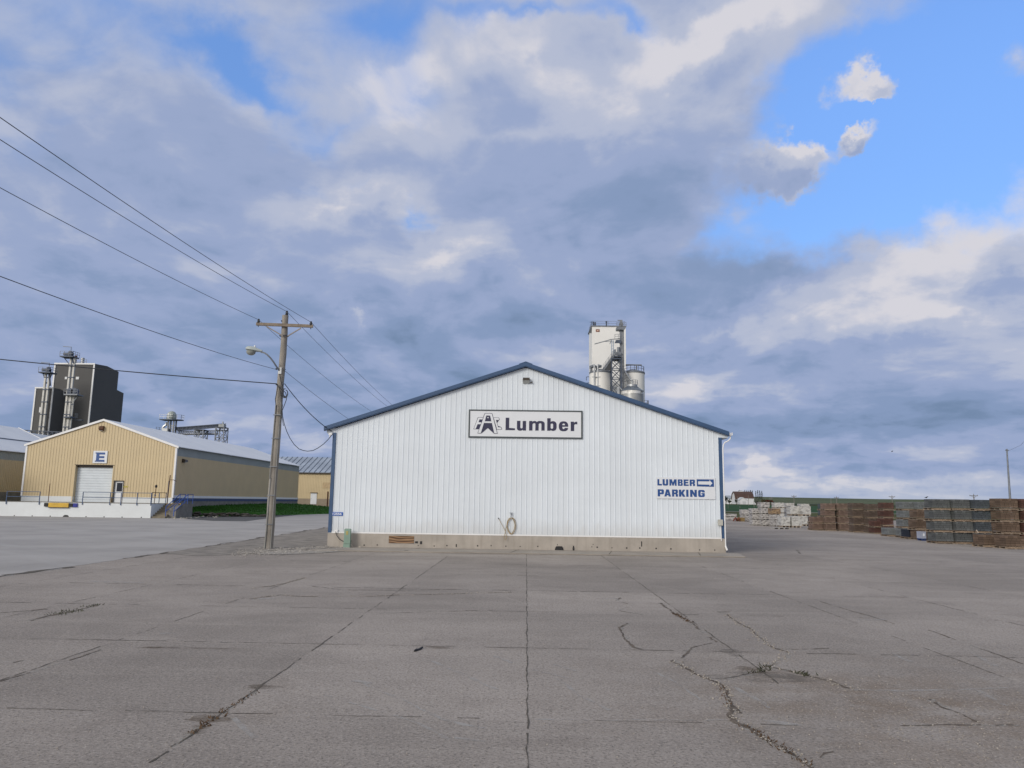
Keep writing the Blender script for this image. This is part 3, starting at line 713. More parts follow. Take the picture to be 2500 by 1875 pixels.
mb = MB(); mb.cyl((xt,YF-.02,zt_),(xt,YF-.13,zt_),.025); mb.cyl((xt,YF-.10,zt_),(xt,YF-.10,zt_-.13),.016); mb.cyl((xt,YF-.06,zt_),(xt,YF-.06,zt_+.05),.01); mb.build('spout', STEEL, tp)
mb = MB(); mb.box(xt-.075, xt+.075, YF-.075, YF-.05, zt_+.04, zt_+.06); mb.build('handle', STEEL, tp)
# pale rocks where the foundation meets the gravel
for px, py, r, d in ((869,1335,.10,'white'),(881,1338,.06,'brown')):
    x, y = G(px, py); mb = MB(); n = 9
    mb.lathe([(r*.6,0),(r,r*.35),(r*.9,r*.8),(r*.45,r*1.2)], (0,0,0), n)
    mb.v = [Vector((v.x*(1+.25*math.sin(7*v.y*20+v.z*30)), v.y*.8, v.z))+Vector((x, YF-.22, .03)) for v in mb.v]
    o = mb.build('rock', mat('pale_rock', (.42,.38,.32), .9, var=.25, vs=8), smooth=False)
    tag(o, 'rounded pale rock lying beside the green pedestal' if d == 'white' else 'small stone to the right of the pale rock at the foundation', 'rock', 'rocks at the foundation corner')
# ---------------------------------------------------------------- tan warehouse with the letter E, and its dock
YE = 78.5; YD = 74.0
EXL = P(52, 1215, YE)[0]; EXR = -36.45
_, EZE = P(430, 1088, YE); EAX, EAZ = P(255, 1023.5, YE); _, EZB = P(120, 1211, YE); _, DZ = P(200, 1227, YD)
_d = cam_ray(727, 1215); EY1 = EXR*_d.y/_d.x
_, EZEL = P(60, 1084, YE)
EZE = (EZE+EZEL)/2
def e_roof(x):
    return EZE + (EAZ-EZE)*((x-EXL)/(EAX-EXL) if x < EAX else (EXR-x)/(EXR-EAX))
tw = thing('tan_warehouse', 'tan metal gable warehouse marked E with white roll-up door and long shaded side', 'warehouse', ((EXL+EXR)/2, YE, 0))
mb = MB()
dx0 = P(181, 1180, YE)[0]; dx1 = P(273, 1180, YE)[0]; _, dzt = P(230, 1136, YE)
mx0 = P(278, 1200, YE)[0]; mx1 = P(299.5, 1200, YE)[0]; _, mzt = P(288, 1175, YE)
def zb_front(x):
    if dx0-.01 <= x <= dx1+.01: return dzt
    if mx0-.01 <= x <= mx1+.01: return mzt
    return EZB
top = lambda x: e_roof(x)-.12
cuts = [EXL, dx0, dx1, mx0, mx1, EXR]
for a, b in zip(cuts, cuts[1:]):
    zz = zb_front((a+b)/2)
    ribbed_front(mb, a, b, YE, lambda x, zz=zz: zz, top, .30, .03, .09, .04, .1)
def ribbed_side(mb, x, y0, y1, z0, z1, pitch, depth, base, crown):
    prof = [(y0, 0.0)]; y = y0+.1
    while y < y1-base:
        prof += [(y,0.0),(y+(base-crown)/2,depth),(y+(base+crown)/2,depth),(y+base,0.0)]; y += pitch
    prof.append((y1, 0.0))
    for (a, da), (b, db) in zip(prof, prof[1:]):
        mb.face((x+da, a, z0), (x+db, b, z0), (x+db, b, z1), (x+da, a, z1))
SKZ = EZE-1.02
ribbed_side(mb, EXR-.03, YE+.02, EY1, EZB, SKZ, .30, .03, .09, .04)
mb.box(EXL, EXL+.1, YE+.05, EY1, EZB, EZE-.15)
mb.prism_y([(EXL,EZB),(EXR-.04,EZB),(EXR-.04,EZE-.2),(EAX,EAZ-.2),(EXL,EZE-.2)], EY1-.1, EY1-.001)
wall = mb.build('wall', TAN, tw)
mb = MB(); ribbed_side(mb, EXR-.045, YE+.02, EY1, SKZ, EZE-.14, .30, .03, .09, .04); mb.build('light_band', SKYL, tw)
mb = MB(); mb.prism_y([(EXL-.2,EZE-.06),(EAX,EAZ),(EXR+.25,EZE-.08),(EXR+.25,EZE-.15),(EAX,EAZ-.09),(EXL-.2,EZE-.14)], YE-.12, EY1+.2)
mb.build('roof', GREYROOF, tw)
mb = MB()
for xe, s in ((EXL-.22, 1), (EXR+.27, -1)):
    mb.prism_y([(xe,EZE-.04),(EAX,EAZ+.03),(EAX,EAZ-.19),(xe,EZE-.26)], YE-.16, YE-.121)
mb.build('rake_trim', WTRIM, tw)
for x0, x1 in ((EXL-.08, EXL+.10), (EXR-.10, EXR+.08)):
    mb = MB(); mb.box(x0, x1, YE-.06, YE-.031, EZB, EZE-.25)
    if x1 > EXR: mb.box(EXR+.005, EXR+.08, YE-.03, YE+.14, EZB, EZE-.2)
    mb.build('corner_trim', WTRIM, tw)
mb = MB(); mb.box(EXR-.02, EXR+.04, YE+.15, EY1, EZB-.02, EZB+.24); mb.build('base_trim', WTRIM, tw)
mb = MB(); mb.box(EXR+.001, EXR+.02, YE+.15, EY1, EZB-.34, EZB-.03); mb.build('base_stripe', mat('blue_stripe', (.03,.06,.16), .6, var=.2), tw)
mb = MB()
for a, b in zip(cuts, cuts[1:]):
    if zb_front((a+b)/2) == EZB and b-a > .3: mb = MB(); mb.box(a, b, YE-.035, YE+.2, -.2, EZB); mb.build('foundation', DOCKW, tw)
mb = MB(); mb.box(EXR-.25, EXR, YE+.2, EY1, -.5, EZB-.01); mb.box(EXL, EXL+.2, YE+.2, EY1, -.5, EZB-.01); mb.build('side_foundation', OLDCONC, tw)
# roll-up door set back in its opening
mb = MB(); n = 14; zh = (dzt-DZ)/n
for i in range(n): mb.prism_x([(YE+.42,DZ+i*zh),(YE+.39,DZ+i*zh+.03),(YE+.39,DZ+(i+1)*zh-.05),(YE+.42,DZ+(i+1)*zh-.012)], dx0, dx1); 
mb.box(dx0, dx1, YE+.425, YE+.47, DZ, dzt)
door = mb.build('rollup_door', OVERD, tw)
mb = MB(); mb.box(dx0-.1, dx0-.002, YE-.05, YE+.42, DZ, dzt); mb.build('door_jamb', TAN, tw); mb = MB(); mb.box(dx1+.002, dx1+.1, YE-.05, YE+.42, DZ, dzt); mb.build('door_jamb', TAN, tw)
mb = MB(); mb.box(dx0-.1, dx1+.1, YE-.06, YE+.40, dzt+.002, dzt+.06); mb.box(dx0, dx1, YE+.28, YE+.38, dzt-.22, dzt); mb.build('door_hood', BRONZE, tw)
mb = MB(); mb.box(mx0, mx1, YE+.1, YE+.15, DZ, mzt); ent = mb.build('entry_door', DOORW, tw)
w = mx1-mx0
mb = MB(); mb.box(mx0+w*.22, mx1-w*.14, YE+.092, YE+.099, DZ+(mzt-DZ)*.52, DZ+(mzt-DZ)*.93); mb.build('window', GLASSD, ent)
mb = MB(); mb.cyl((mx0+w*.1,YE+.1,DZ+1.0),(mx0+w*.1,YE+.02,DZ+1.0),.035); mb.build('handle', STEEL, ent)
mb = MB(); mb.box(mx0-.08, mx0-.002, YE-.05, YE+.15, DZ, mzt); mb.box(mx1+.002, mx1+.06, YE-.05, YE+.15, DZ, mzt); mb.box(mx0-.08, mx1+.06, YE-.06, YE+.15, mzt+.002, mzt+.08); mb.build('door_frame', BRONZE, tw)
# letter board
xa, za = P(228.5, 1100.5, YE-.1); xb, zb = P(260, 1131, YE-.1)
es = thing('letter_board', 'white square board with a blue letter E above the roll-up door', 'sign', ((xa+xb)/2, YE-.1, zb))
mb = MB(); mb.box(xa, xb, YE-.10, YE-.033, zb, za); mb.build('panel', SIGNW, es)
W, Hh = xb-xa, za-zb
mapE = lambda u, v: (xa+W*(.16+.68*u), zb+Hh*(.11+.76*v))
letters('lettering', [[[(0,0),(0,.12),(.1,.14),(.1,.86),(0,.88),(0,1),(1,1),(1,.78),(.42,.78),(.42,.61),(.95,.61),(.95,.39),(.42,.39),(.42,.22),(1,.22),(1,0)]]], mapE, YE-.104, .01, SIGNBLUE, es)
# wall lights
for (px, py, w_, lab) in ((250, 1046.5, 9, 'brown wall light under the peak of the tan E warehouse'), ):
    x, z = P(px, py, YE); o = thing('wall_light', lab, 'light', (x, YE, z))
    mb = MB(); mb.prism_x([(YE-.32,z-.05),(YE-.28,z+.22),(YE-.04,z+.28),(YE-.04,z-.22),(YE-.2,z-.22)], x-.21, x+.21); mb.build('housing', RUST, o)
    mb = MB(); mb.box(x-.17, x+.17, YE-.28, YE-.10, z-.25, z-.222); mb.build('lens', LENS, o)
y = 36.45*1850/(1283-443); _, z = P(443, 1125, y)
o = thing('wall_light', 'dark wall light high on the shaded side of the tan warehouse', 'light', (EXR, y, z))
mb = MB(); mb.prism_y([(EXR+.0,z+.2),(EXR+.35,z+.1),(EXR+.4,z-.08),(EXR+.0,z-.2)], y-.3, y+.3); mb.build('housing', BRONZE, o)
mb = MB(); mb.box(EXR+.08, EXR+.34, y-.2, y+.2, z-.16, z-.11); mb.build('lens', LENS, o)
# yellow scrawl beside the door
xa, za = P(301, 1185, YE); xb, zb = P(311, 1190, YE)
pn = MB()
for k in range(3):
    cx = xa+.09+k*.17; cz = (za+zb)/2
    pn.tube([(cx+.06*math.sin(q), YE-.036, cz+.10*math.cos(q)) for q in [i*.7 for i in range(1, 8)]], .018, 5)
tag(pn.build('painted_mark', mat('yellow_spray', (.62,.58,.02), .6)), 'small yellow spray-painted marks beside the white entry door', 'paint mark')
# dock
DXR = P(368, 1250, YD)[0]
dock = thing('loading_dock', 'long whitewashed concrete loading dock in front of the tan warehouse', 'dock', (-50, YD, 0))
DXL = -68
SX0, SX1 = DXR, DXR+1.35           # stairwell
mb = MB(); mb.box(DXL, DXR, YD, YE-.05, -.2, DZ-.02); mb.build('wall', DOCKW, dock)
mb = MB(); mb.box(DXL, DXR+.02, YD-.03, YE-.052, DZ-.018, DZ+.015); mb.build('deck', OLDCONC, dock)
for px in (35,78.5,122.5,166,210,254,298,345):
    mb = MB(); x, z = P(px, 1258.5+px*.0135, YD); mb.cyl((x,YD-.005,z),(x,YD+.02,z),.06,n=8); mb.build('weep_hole', BLACK, dock)
mb = MB(); x, z = P(160.5, 1264, YD); mb.prism_y([(x-.32,.0),(x-.22,.14),(x-.1,.19),(x+.1,.19),(x+.22,.14),(x+.32,.0)], YD-.012, YD-.002); mb.build('drain_mouth', BLACK, dock)
# dock plate and bumpers
xs_ = [P(p, 1233, YD)[0] for p in (109.5,120.5,169.3,179.3,190)]
_, zt0 = P(140, 1227.6, YD); _, zb0 = P(140, 1239.5, YD); _, zb1 = P(114, 1236.5, YD)
lv = thing('dock_leveler', 'yellow steel dock plate between black rubber bumpers on the white dock', 'dock leveler', (xs_[2], YD, zb0))
mb = MB(); mb.box(xs_[1], xs_[2], YD-.16, YD-.02, zb0+.05, zt0); mb.box(xs_[1]+.1, xs_[2]-.1, YD-.02, YD-.001, zb0+.1, zt0-.1); mb.build('lip_plate', YELLOW, lv)
mb = MB(); mb.box(xs_[1]-.02, xs_[2]+.02, YD-.18, YD-.001, zb0, zb0+.048); mb.build('frame', BLACK, lv)
for a, b in ((xs_[0], xs_[1]-.03), (xs_[2]+.03, xs_[3])):
    mb = MB(); mb.box(a, b, YD-.14, YD-.001, zb1, zt0-.02)
    for i in range(5): mb.box(a+.02, b-.02, YD-.15, YD-.14, zb1+.04+i*(zt0-zb1-.1)/5, zb1+.10+i*(zt0-zb1-.1)/5)
    mb.build('bumper', BLACK, lv)
mb = MB(); mb.box(xs_[3]+.02, xs_[4], YD-.12, YD-.001, zb1-.02, zt0-.02); mb.box(xs_[3]+.06, xs_[4]-.04, YD-.13, YD-.12, zb1+.02, zt0-.06)
o = mb.build('control_cover', mat('deep_blue', (.01,.02,.25), .5), lv)
# railings on the dock edge
def posts(name, label, pxs, pytop, pybot, Y, ends, group, mid=.5, low=None):
    x0 = P(pxs[0], pytop, Y)[0]; x1 = P(pxs[-1], pytop, Y)[0]
    o = thing(name, label, 'railing', ((x0+x1)/2, Y, DZ), group); zt_ = P(pxs[0], pytop, Y)[1]
    for p in pxs:
        x = P(p, pytop, Y)[0]; mb = MB(); mb.bar((x,Y,DZ-(ends if ends else 0)),(x,Y,zt_),.06); mb.build('post', BLUERAIL, o)
    for z in (zt_-.02, DZ+(zt_-DZ)*mid):
        mb = MB(); mb.bar((x0,Y,z),(x1,Y,z),.05); mb.build('rail', BLUERAIL, o)
    return o, zt_
posts('dock_railing', 'short blue pipe railing at the left end of the dock', (18, 98.5), 1199, 1226, YD-.06, .25, 'blue railings on the dock')
posts('dock_railing', 'long blue pipe railing in front of the roll-up and entry doors', (203.5, 270.5, 297, 336.5, 370.5), 1201, 1226, YD-.06, .2, 'blue railings on the dock')
_, RZ = P(390, 1203, YD+1.5)
sr = thing('stair_railing', 'blue railing with rusty pipes along the dock end beside the stairs', 'railing', (DXR, YD+1.6, DZ), 'blue railings on the dock')
for y in (YD+.06, YD+1.6, YD+3.0): mb = MB(); mb.bar((DXR-.05,y,DZ),(DXR-.05,y,RZ),.055); mb.build('post', BLUERAIL, sr)
mb = MB(); mb.bar((DXR-.05,YD+.06,RZ),(DXR-.05,YD+3.1,RZ),.06); mb.bar((DXR-.05,YD+.06,DZ+.55),(DXR-.05,YD+3.1,DZ+.55),.05); mb.build('rail', RUST, sr)
x, z0 = P(116, 1227, YD-.03); _, z1 = P(116.5, 1180.5, YD-.03)
mb = MB(); mb.cyl((x,YD+.05,DZ),(x,YD+.05,z1),.035); tag(mb.build('guide_post', RUST), 'thin rusty upright pole beside the yellow dock plate', 'post')
x0, _ = P(408, 1228, 76.5); x1, z1 = P(415.7, 1160, 76.5)
tp2 = thing('pipe_stand', 'tall rusty leaning pole with short side arm by the dock stairs', 'pole', (x0, 76.5, DZ))
mb = MB(); mb.cyl((x0,76.5,DZ),(x1,76.5,z1),.05); mb.build('pole', RUST, tp2)
xa, za = P(414.5, 1171.5, 76.5); mb = MB(); mb.tube([(xa,76.5,za),(xa+.4,76.5,za+.0),(xa+.58,76.7,za-.14)], .03); mb.build('arm', RUST, tp2)
mb = MB(); mb.cyl((xa-.08,76.46,DZ+.2),(xa-.06,76.46,za-.1),.022); mb.build('pipe', BLUERAIL, tp2)
x, z1 = P(381.5, 1185, 76.0); _, z0 = P(381, 1214, 76.0)
st = thing('standpipe', 'short upright pipe with dark round cap standing on the dock', 'pipe', (x, 76.0, DZ))
mb = MB(); mb.cyl((x-.06,76,DZ),(x,76,z1-.2),.035); mb.build('pipe', RUST, st)
mb = MB(); mb.lathe([(.06,0),(.12,.06),(.12,.22),(.05,.3)], (x,76,z1-.24), 10); mb.build('cap', BLACK, st)
mb = MB(); mb.cyl((x-.03,76,DZ+.72),(x-.03,76,DZ+.9),.07); mb.build('collar', BLUERAIL, st)
# stairs with blue handrail
sw = thing('dock_stairs', 'concrete steps with a yellow top edge climbing to the dock end', 'stairs', ((SX0+SX1)/2, YD+1, 0))
n = 8; run = 3.0/n
mb = MB(); poly = [(YD+.15,0)]
for i in range(n): poly += [(YD+.15+i*run, (i+1)*DZ/n), (YD+.15+(i+1)*run, (i+1)*DZ/n)]
poly += [(YD+4.6, DZ), (YD+4.6, 0)]
mb.prism_x(poly, SX0+.002, SX1); mb.build('steps', STAIR, sw)
mb = MB(); mb.box(SX0+.0, SX1+.12, YD+3.10, YD+3.16, DZ-.22, DZ+.02); mb.build('nosing', YELLOW, sw)
mb = MB(); mb.prism_x([(YD+.9,0),(YD+.9,.9),(YD+2.2,DZ-.1),(YD+4.6,DZ-.1),(YD+4.6,0)], SX1+.002, SX1+.7); mb.build('side_wall', OLDCONC, sw)
hr = thing('stair_handrail', 'bright blue sloping pipe handrail on the dock steps', 'handrail', (SX1, YD+1, 0), 'blue railings on the dock')
for k, xx in enumerate((SX1-.05, SX1+.75)):
    y0, y1 = YD+.35, YD+3.2
    for y, zz in ((y0,.2),(y1,DZ),(YD+4.4,DZ)): mb = MB(); mb.bar((xx,y,zz),(xx,y,zz+.95),.06); mb.build('post', BLUEP, hr)
    mb = MB(); mb.bar((xx,y0,1.15),(xx,y1,DZ+.95),.06); mb.bar((xx,y1,DZ+.95),(xx,YD+4.4,DZ+.95),.06); mb.bar((xx,y0,.65),(xx,y1,DZ+.45),.05); mb.bar((xx,y1,DZ+.45),(xx,YD+4.4,DZ+.45),.05); mb.build('rail', BLUEP, hr)
x, y = G(428, 1264); o = thing('guard_post', 'stubby white and rust guard post at the foot of the dock steps', 'bollard', (x, y, 0))
mb = MB(); mb.cyl((x,y,0),(x+.05,y,.95),.10,.10,12); mb.build('post', DOCKW, o, smooth=True)
mb = MB(); mb.cyl((x+.05,y,.955),(x+.055,y,1.12),.105,.09,12); mb.build('cap', RUST, o, smooth=True)
# lawn bank along the shaded side, with its broken stone edge
mb = MB(); nx, ny = 30, 16
def lerp_tab(tab, v):
    for (a, p), (b, q) in zip(tab, tab[1:]):
        if v <= b: return p+(q-p)*max(0, (v-a))/(b-a)
    return tab[-1][1]
vs = []
for j in range(ny+1):
    for i in range(nx+1):
        px = 446+i/nx*366; v = j/ny
        yb = lerp_tab([(446,1261.5),(560,1261),(640,1260.5),(690,1258),(812,1254.5)], px)
        zn = lerp_tab([(446,.58),(600,.52),(655,.28),(690,.03),(812,.02)], px); zf = lerp_tab([(446,.9),(535,1.15),(651,1.33),(727,1.25),(812,.8)], px)
        xn, yn = G(px, yb); d = cam_ray(px, 1215); yf = min(126.0, -36.38*d.y/d.x if d.x < 0 else 126.0); yf = max(yf, yn+.4)
        y = yn+(yf-yn)*v; x = max(-36.38, xn+(d.x/d.y*yf-xn)*v)
        vs.append((x, y, zn+(zf-zn)*v**.85+.03*math.sin(x*1.7)*math.sin(y*.9)*min(1, v*4)))
k0 = len(vs)
for i in range(nx+1): vs.append((vs[i][0], vs[i][1]-.25, 0.0))
mb.add(vs, [(j*(nx+1)+i, j*(nx+1)+i+1, (j+1)*(nx+1)+i+1, (j+1)*(nx+1)+i) for j in range(ny) for i in range(nx)] + [(k0+i, k0+i+1, i+1, i) for i in range(nx)])
bank = struct(mb.build('lawn_bank', LAWN, smooth=True))
gb = MB(); rnd = random.Random(3)
for _ in range(5200):
    k = rnd.randrange(nx*ny); j, i = divmod(k, nx); a = Vector(vs[j*(nx+1)+i]); b = Vector(vs[j*(nx+1)+i+1]); c = Vector(vs[(j+1)*(nx+1)+i])
    p = a+(b-a)*rnd.random()+(c-a)*rnd.random(); q = rnd.random()*6.3; w_ = .06; h = .10+.08*rnd.random()
    dx, dy = math.cos(q)*w_, math.sin(q)*w_
    gb.face((p.x-dx,p.y-dy,p.z-.01),(p.x+dx,p.y+dy,p.z-.01),(p.x+dy*.4,p.y-dx*.4,p.z+h))
struct(gb.build('grass', mat('grass_blades', (.035,.115,.018), .9, var=.3, vs=.4, spec=.15)), 'stuff')
asp = [G(440,1262), G(560,1258), G(650,1255), G(740,1248), G(812,1240), G(812,1250), G(740,1256), G(660,1265), G(600,1273), G(520,1272), G(450,1267)]
sheet('asphalt_edge', asp, .016, ASPH)
rb = MB()
for k in range(90):
    u = rnd.random(); px = 446+u*204; x, y = G(px, 1261.6); x, y = x, y-.5*rnd.random(); zz = rnd.random()*.42*(1-max(0, u-.7)*2.5); s = .10+rnd.random()*.30
    rb.lathe([(s*.7,0),(s,s*.25),(s*.8,s*.5),(s*.3,s*.62)], (x, y+zz*.5, zz-.04), 6)
rb.v = [Vector((v.x+.08*math.sin(v.y*9+v.z*11), v.y+.1*math.sin(v.x*8), v.z)) for v in rb.v]
struct(rb.build('rubble', mat('broken_stone', (.085,.075,.065), 1, var=.5, vs=1.2)), 'stuff')
rb = MB()
for k in range(60):
    px = 405+rnd.random()*130; py = 1262+rnd.random()*6*(1-(px-405)/260); x, y = G(px, py); s = .04+rnd.random()*.11
    rb.lathe([(s*.7,0),(s,s*.3),(s*.4,s*.7)], (x,y,.01), 5)
struct(rb.build('rubble', mat('pale_chips', (.42,.40,.35), 1, var=.3, vs=3)), 'stuff')

# ---------------------------------------------------------------- further sheds
# shed seen past the far end of the shaded wall: eave side towards us
YB = 142.0
x0, ze = P(700, 1153, YB); x1, _ = P(830, 1152, YB); _, zr = P(745, 1116, YB+9); _, zf = P(745, 1217, YB); _, zg = P(745, 1233, YB)
x0 = P(560, 1150, YB)[0]; x1 = P(900, 1150, YB)[0]
bs = thing('long_shed', 'tan metal shed with grey standing seam roof behind the warehouse end', 'shed', ((x0+x1)/2, YB, 0))
mb = MB(); ribbed_front(mb, x0, x1, YB, lambda x: zf, lambda x: ze, .3, .03, .09, .04)
mb.box(x0, x1, YB+17.9, YB+18, zf, ze); mb.prism_x([(YB,zf),(YB+18,zf),(YB+18,ze),(YB+9,zr-.05),(YB,ze)], x1, x1+.1); mb.prism_x([(YB,zf),(YB+18,zf),(YB+18,ze),(YB+9,zr-.05),(YB,ze)], x0-.1, x0)
mb.build('wall', TAN, bs)
mb = MB(); mb.box(x0, x1, YB-.04, YB+18, -.3, zf); mb.build('foundation', mat('block_wall', (.30,.25,.19), .9, var=.1), bs)
mb = MB(); mb.prism_x([(YB-.3,ze),(YB+9,zr),(YB+18.3,ze),(YB+18.3,ze-.1),(YB+9,zr-.1),(YB-.3,ze-.1)], x0-.3, x1+.3)
rfb = mb.build('roof', SEAMROOF, bs)
mb = MB(); x = x0
sl = (zr-ze)/9.3
while x < x1:
    mb.add([(x,YB-.3,ze+.001),(x+.09,YB-.3,ze+.001),(x+.09,YB+9,zr+.001),(x,YB+9,zr+.001),(x+.02,YB-.3,ze+.10),(x+.07,YB-.3,ze+.10),(x+.07,YB+9,zr+.10),(x+.02,YB+9,zr+.10)], [(0,4,7,3),(1,2,6,5),(4,5,6,7),(0,1,5,4)]); x += 1.0
mb.build('seam', mat('seam_dark', (.13,.16,.21), .5), rfb)
mb = MB(); mb.box(x0-.3, x1+.3, YB-.36, YB-.3, ze-.2, ze+.02); mb.build('gutter', BRONZE, bs)
xa, za = P(759, 1204, YB); xb, zb = P(772.5, 1231, YB)
mb = MB(); mb.box(xa, xb, YB-.09, YB-.045, zb, za); dd = mb.build('door', DOORW, bs)
mb = MB(); mb.box(xa-.1, xb+.1, YB-.2, YB-.042, za+.005, za+.13); mb.build('hood', BRONZE, bs)
mb = MB(); mb.cyl((xa+.12,YB-.09,zb+1),(xa+.12,YB-.18,zb+1),.05); mb.build('handle', STEEL, dd)
mb = MB(); xa, za = P(788, 1178, YB); xb, zb = P(802, 1192, YB); mb.box(xa, xb+.4, YB-.05, YB-.032, zb, za); mb.build('vent_panel', mat('tan_patch', (.48,.36,.21), .6, var=.15, vs=3), bs)
x, z = P(799, 1235, YB-4); mb = MB(); _, z1 = P(799.5, 1200, YB-4); mb.cyl((x,YB-4,z-.3),(x,YB-4,z1),.14,.14,8); tag(mb.build('steel_post', RUST), 'rusty steel post standing before the grey-roofed shed', 'post')
# twin of the warehouse further left, and the shed standing in line behind it
DXW = -57.0; RXW = -65.0; WXW = -73.0
def twin(name, label, y0, y1, z_e, z_r, z_b, z_s, roofm):
    ls = thing(name, label, 'warehouse' if 'ware' in name else 'shed', (RXW, (y0+y1)/2, 0))
    mb = MB(); ribbed_side(mb, DXW-.03, y0, y1, z_b, z_s, .30, .03, .09, .04)
    for ya in (y0, y1-.1): mb.prism_y([(WXW,z_b),(DXW-.05,z_b),(DXW-.05,z_e-.05),(RXW,z_r-.1),(WXW,z_e-.05)], ya, ya+.1)
    mb.box(WXW-.1, WXW, y0, y1, z_b, z_e-.05); mb.build('wall', TAN, ls)
    mb = MB(); ribbed_side(mb, DXW-.045, y0, y1, z_s, z_e-.1, .30, .03, .09, .04); mb.build('light_band', SKYL, ls)
    mb = MB(); mb.box(WXW, DXW+.01, y0, y1, -.2, z_b-.01); mb.build('foundation', OLDCONC, ls)
    mb = MB(); mb.prism_y([(WXW-.2,z_e),(RXW,z_r),(DXW+.25,z_e),(DXW+.25,z_e-.08),(RXW,z_r-.08),(WXW-.2,z_e-.08)], y0-.2, y1+.2); mb.build('roof', roofm, ls)
    mb = MB(); k = .42; mb.prism_y([(DXW+.25+(RXW-DXW-.25)*k, z_e+(z_r-z_e)*k+.002),(DXW+.25+(RXW-DXW-.25)*(k+.012), z_e+(z_r-z_e)*(k+.012)+.10),(DXW+.25+(RXW-DXW-.25)*(k+.03), z_e+(z_r-z_e)*(k+.03)+.002)], y0-.2, y1+.2); mb.build('roof_lap', DSTEEL, ls)
    mb = MB(); mb.prism_y([(WXW-.2,z_e+.05),(RXW,z_r+.07),(DXW+.25,z_e+.05),(DXW+.25,z_e-.2),(RXW,z_r-.2),(WXW-.2,z_e-.2)], y1+.21, y1+.3); mb.build('rake_trim', WTRIM, ls)
_, z_e = P(0, 1100, 82.2); _, z_b = P(0, 1201, 82.2); _, z_s = P(0, 1122, 82.2); _, z_r = P(0, 1041, 93.7)
twin('tan_warehouse', 'shaded tan warehouse with pale roof cut off by the left edge of the picture', 70, 95.4, z_e, z_r, z_b, z_s, GREYROOF)
twin('long_shed', 'grey roofed shed in line behind the left-edge warehouse, below the conveyor bridge', 96.2, 140, z_e-.3, z_r-.42, z_b, z_s-.3, mat('roof_grey_panel', (.52,.55,.58), .45, var=.12, vs=.25))
mb = MB(); mb.add([(DXW+.1,79,.02),(-52.6,79,.02),(-52.6,112,.4),(DXW+.1,112,.4)], [(0,1,2,3)]); struct(mb.build('lawn_strip', LAWN))
# ---------------------------------------------------------------- charcoal feed mill far left
YM = 180.0
def PX(px, py, Y): return P(px, py, Y)[0]
def PZ(px, py, Y): return P(px, py, Y)[1]
def depth_at(X, px, py):
    d = cam_ray(px, py); return X*d.y/d.x
bx1 = PX(231, 888, YM); bx0 = PX(135.5, 888, YM); bz = PZ(231, 888, YM); bd = depth_at(bx1, 290, 908); bd2 = depth_at(bx1, 302, 960)
zlow = PZ(302, 960, bd2); 
mill = thing('feed_mill', 'tall charcoal clad feed mill tower with pale corner trim and stepped rear', 'feed mill', ((bx0+bx1)/2, YM, 0))
mb = MB(); ym = (YM+bd)/2
zr_ = PZ(263.5, 893.8, ym); zbk = PZ(290, 908, bd)
mb.prism_x([(YM,0),(bd,0),(bd,zbk),(ym,zr_),(YM,bz)], bx0, bx1); mb.build('tower', DARKMILL, mill)
mb = MB(); zs = PZ(288, 952, bd); mb.prism_x([(bd+.002,0),(bd2,0),(bd2,zlow),(bd+.002,zs)], bx0, bx1-.003); mb.build('rear_block', DARKMILL, mill)
mb = MB()
for x in (bx0, bx1): mb.box(x-.18, x+.18, YM-.16, YM-.002, 0, bz)
mb.box(bx0-.18, bx1+.18, YM-.2, YM-.165, bz-.25, bz+.1)
mb.build('corner_trim', WTRIM, mill)
for (a, b, c, d) in ((186,920,192.7,926.5),(159,920,163.5,926)):
    mb = MB(); mb.box(PX(a,b,YM), PX(c,d,YM), YM-.09, YM-.003, PZ(c,d,YM), PZ(a,b,YM)); mb.build('hatch', DOORW, mill)
mb = MB(); mb.box(PX(183,1009,YM), PX(190,1021,YM), YM-.09, YM-.003, PZ(190,1021,YM), PZ(183,1009,YM)); mb.build('louvre', STEEL, mill)
for px, w_ in ((202, .42), (184, .30)):
    x = PX(px, 880, YM+3); mb = MB(); mb.cyl((x,YM+3,bz-.5),(x,YM+3,PZ(px,874 if px > 190 else 868,YM+3)),w_); mb.build('vent_stack', GALV if px > 190 else RUST, mill, smooth=True)
mb = MB(); mb.rail([(PX(178,885,YM),YM+1,bz+.1),(PX(205,885,YM),YM+1,bz+.1)], 1.1, .07, 1.4); mb.build('railing', STEEL, mill)
mb = MB(); mb.lathe([(2.2,0),(2.0,.4),(.4,.9)], (PX(195,884,YM+3),YM+3,bz-.1), 16); mb.build('roof_cap', GALV, mill)
# lower block in front
YS = 174.0
sx0 = PX(88, 946, YS); sx1 = PX(130.3, 946, YS); szt = PZ(110, 946.5, YS); sd = min(depth_at(sx1, 162, 957), YM-.05)
sm = thing('feed_mill', 'shorter charcoal clad mill block standing left of the tall tower', 'feed mill', ((sx0+sx1)/2, YS, 0))
mb = MB(); mb.prism_x([(YS,0),(sd,0),(sd,szt-.35),((YS+sd)/2,szt+.1),(YS,szt)], sx0, sx1); mb.build('tower', DARKMILL, sm)
mb = MB()
for x in (sx0, sx1): mb.box(x-.16, x+.16, YS-.15, YS-.002, 0, szt)
mb.box(sx0-.16, sx1+.16, YS-.2, YS-.155, szt-.2, szt+.1); mb.build('corner_trim', WTRIM, sm)
for (a, b, c, d) in ((97,994,104,1007),(96,1036,101,1048)):
    mb = MB(); mb.box(PX(a,b,YS), PX(c,d,YS), YS-.1, YS-.003, PZ(c,d,YS), PZ(a,b,YS)); mb.build('hatch', DOORW, sm)
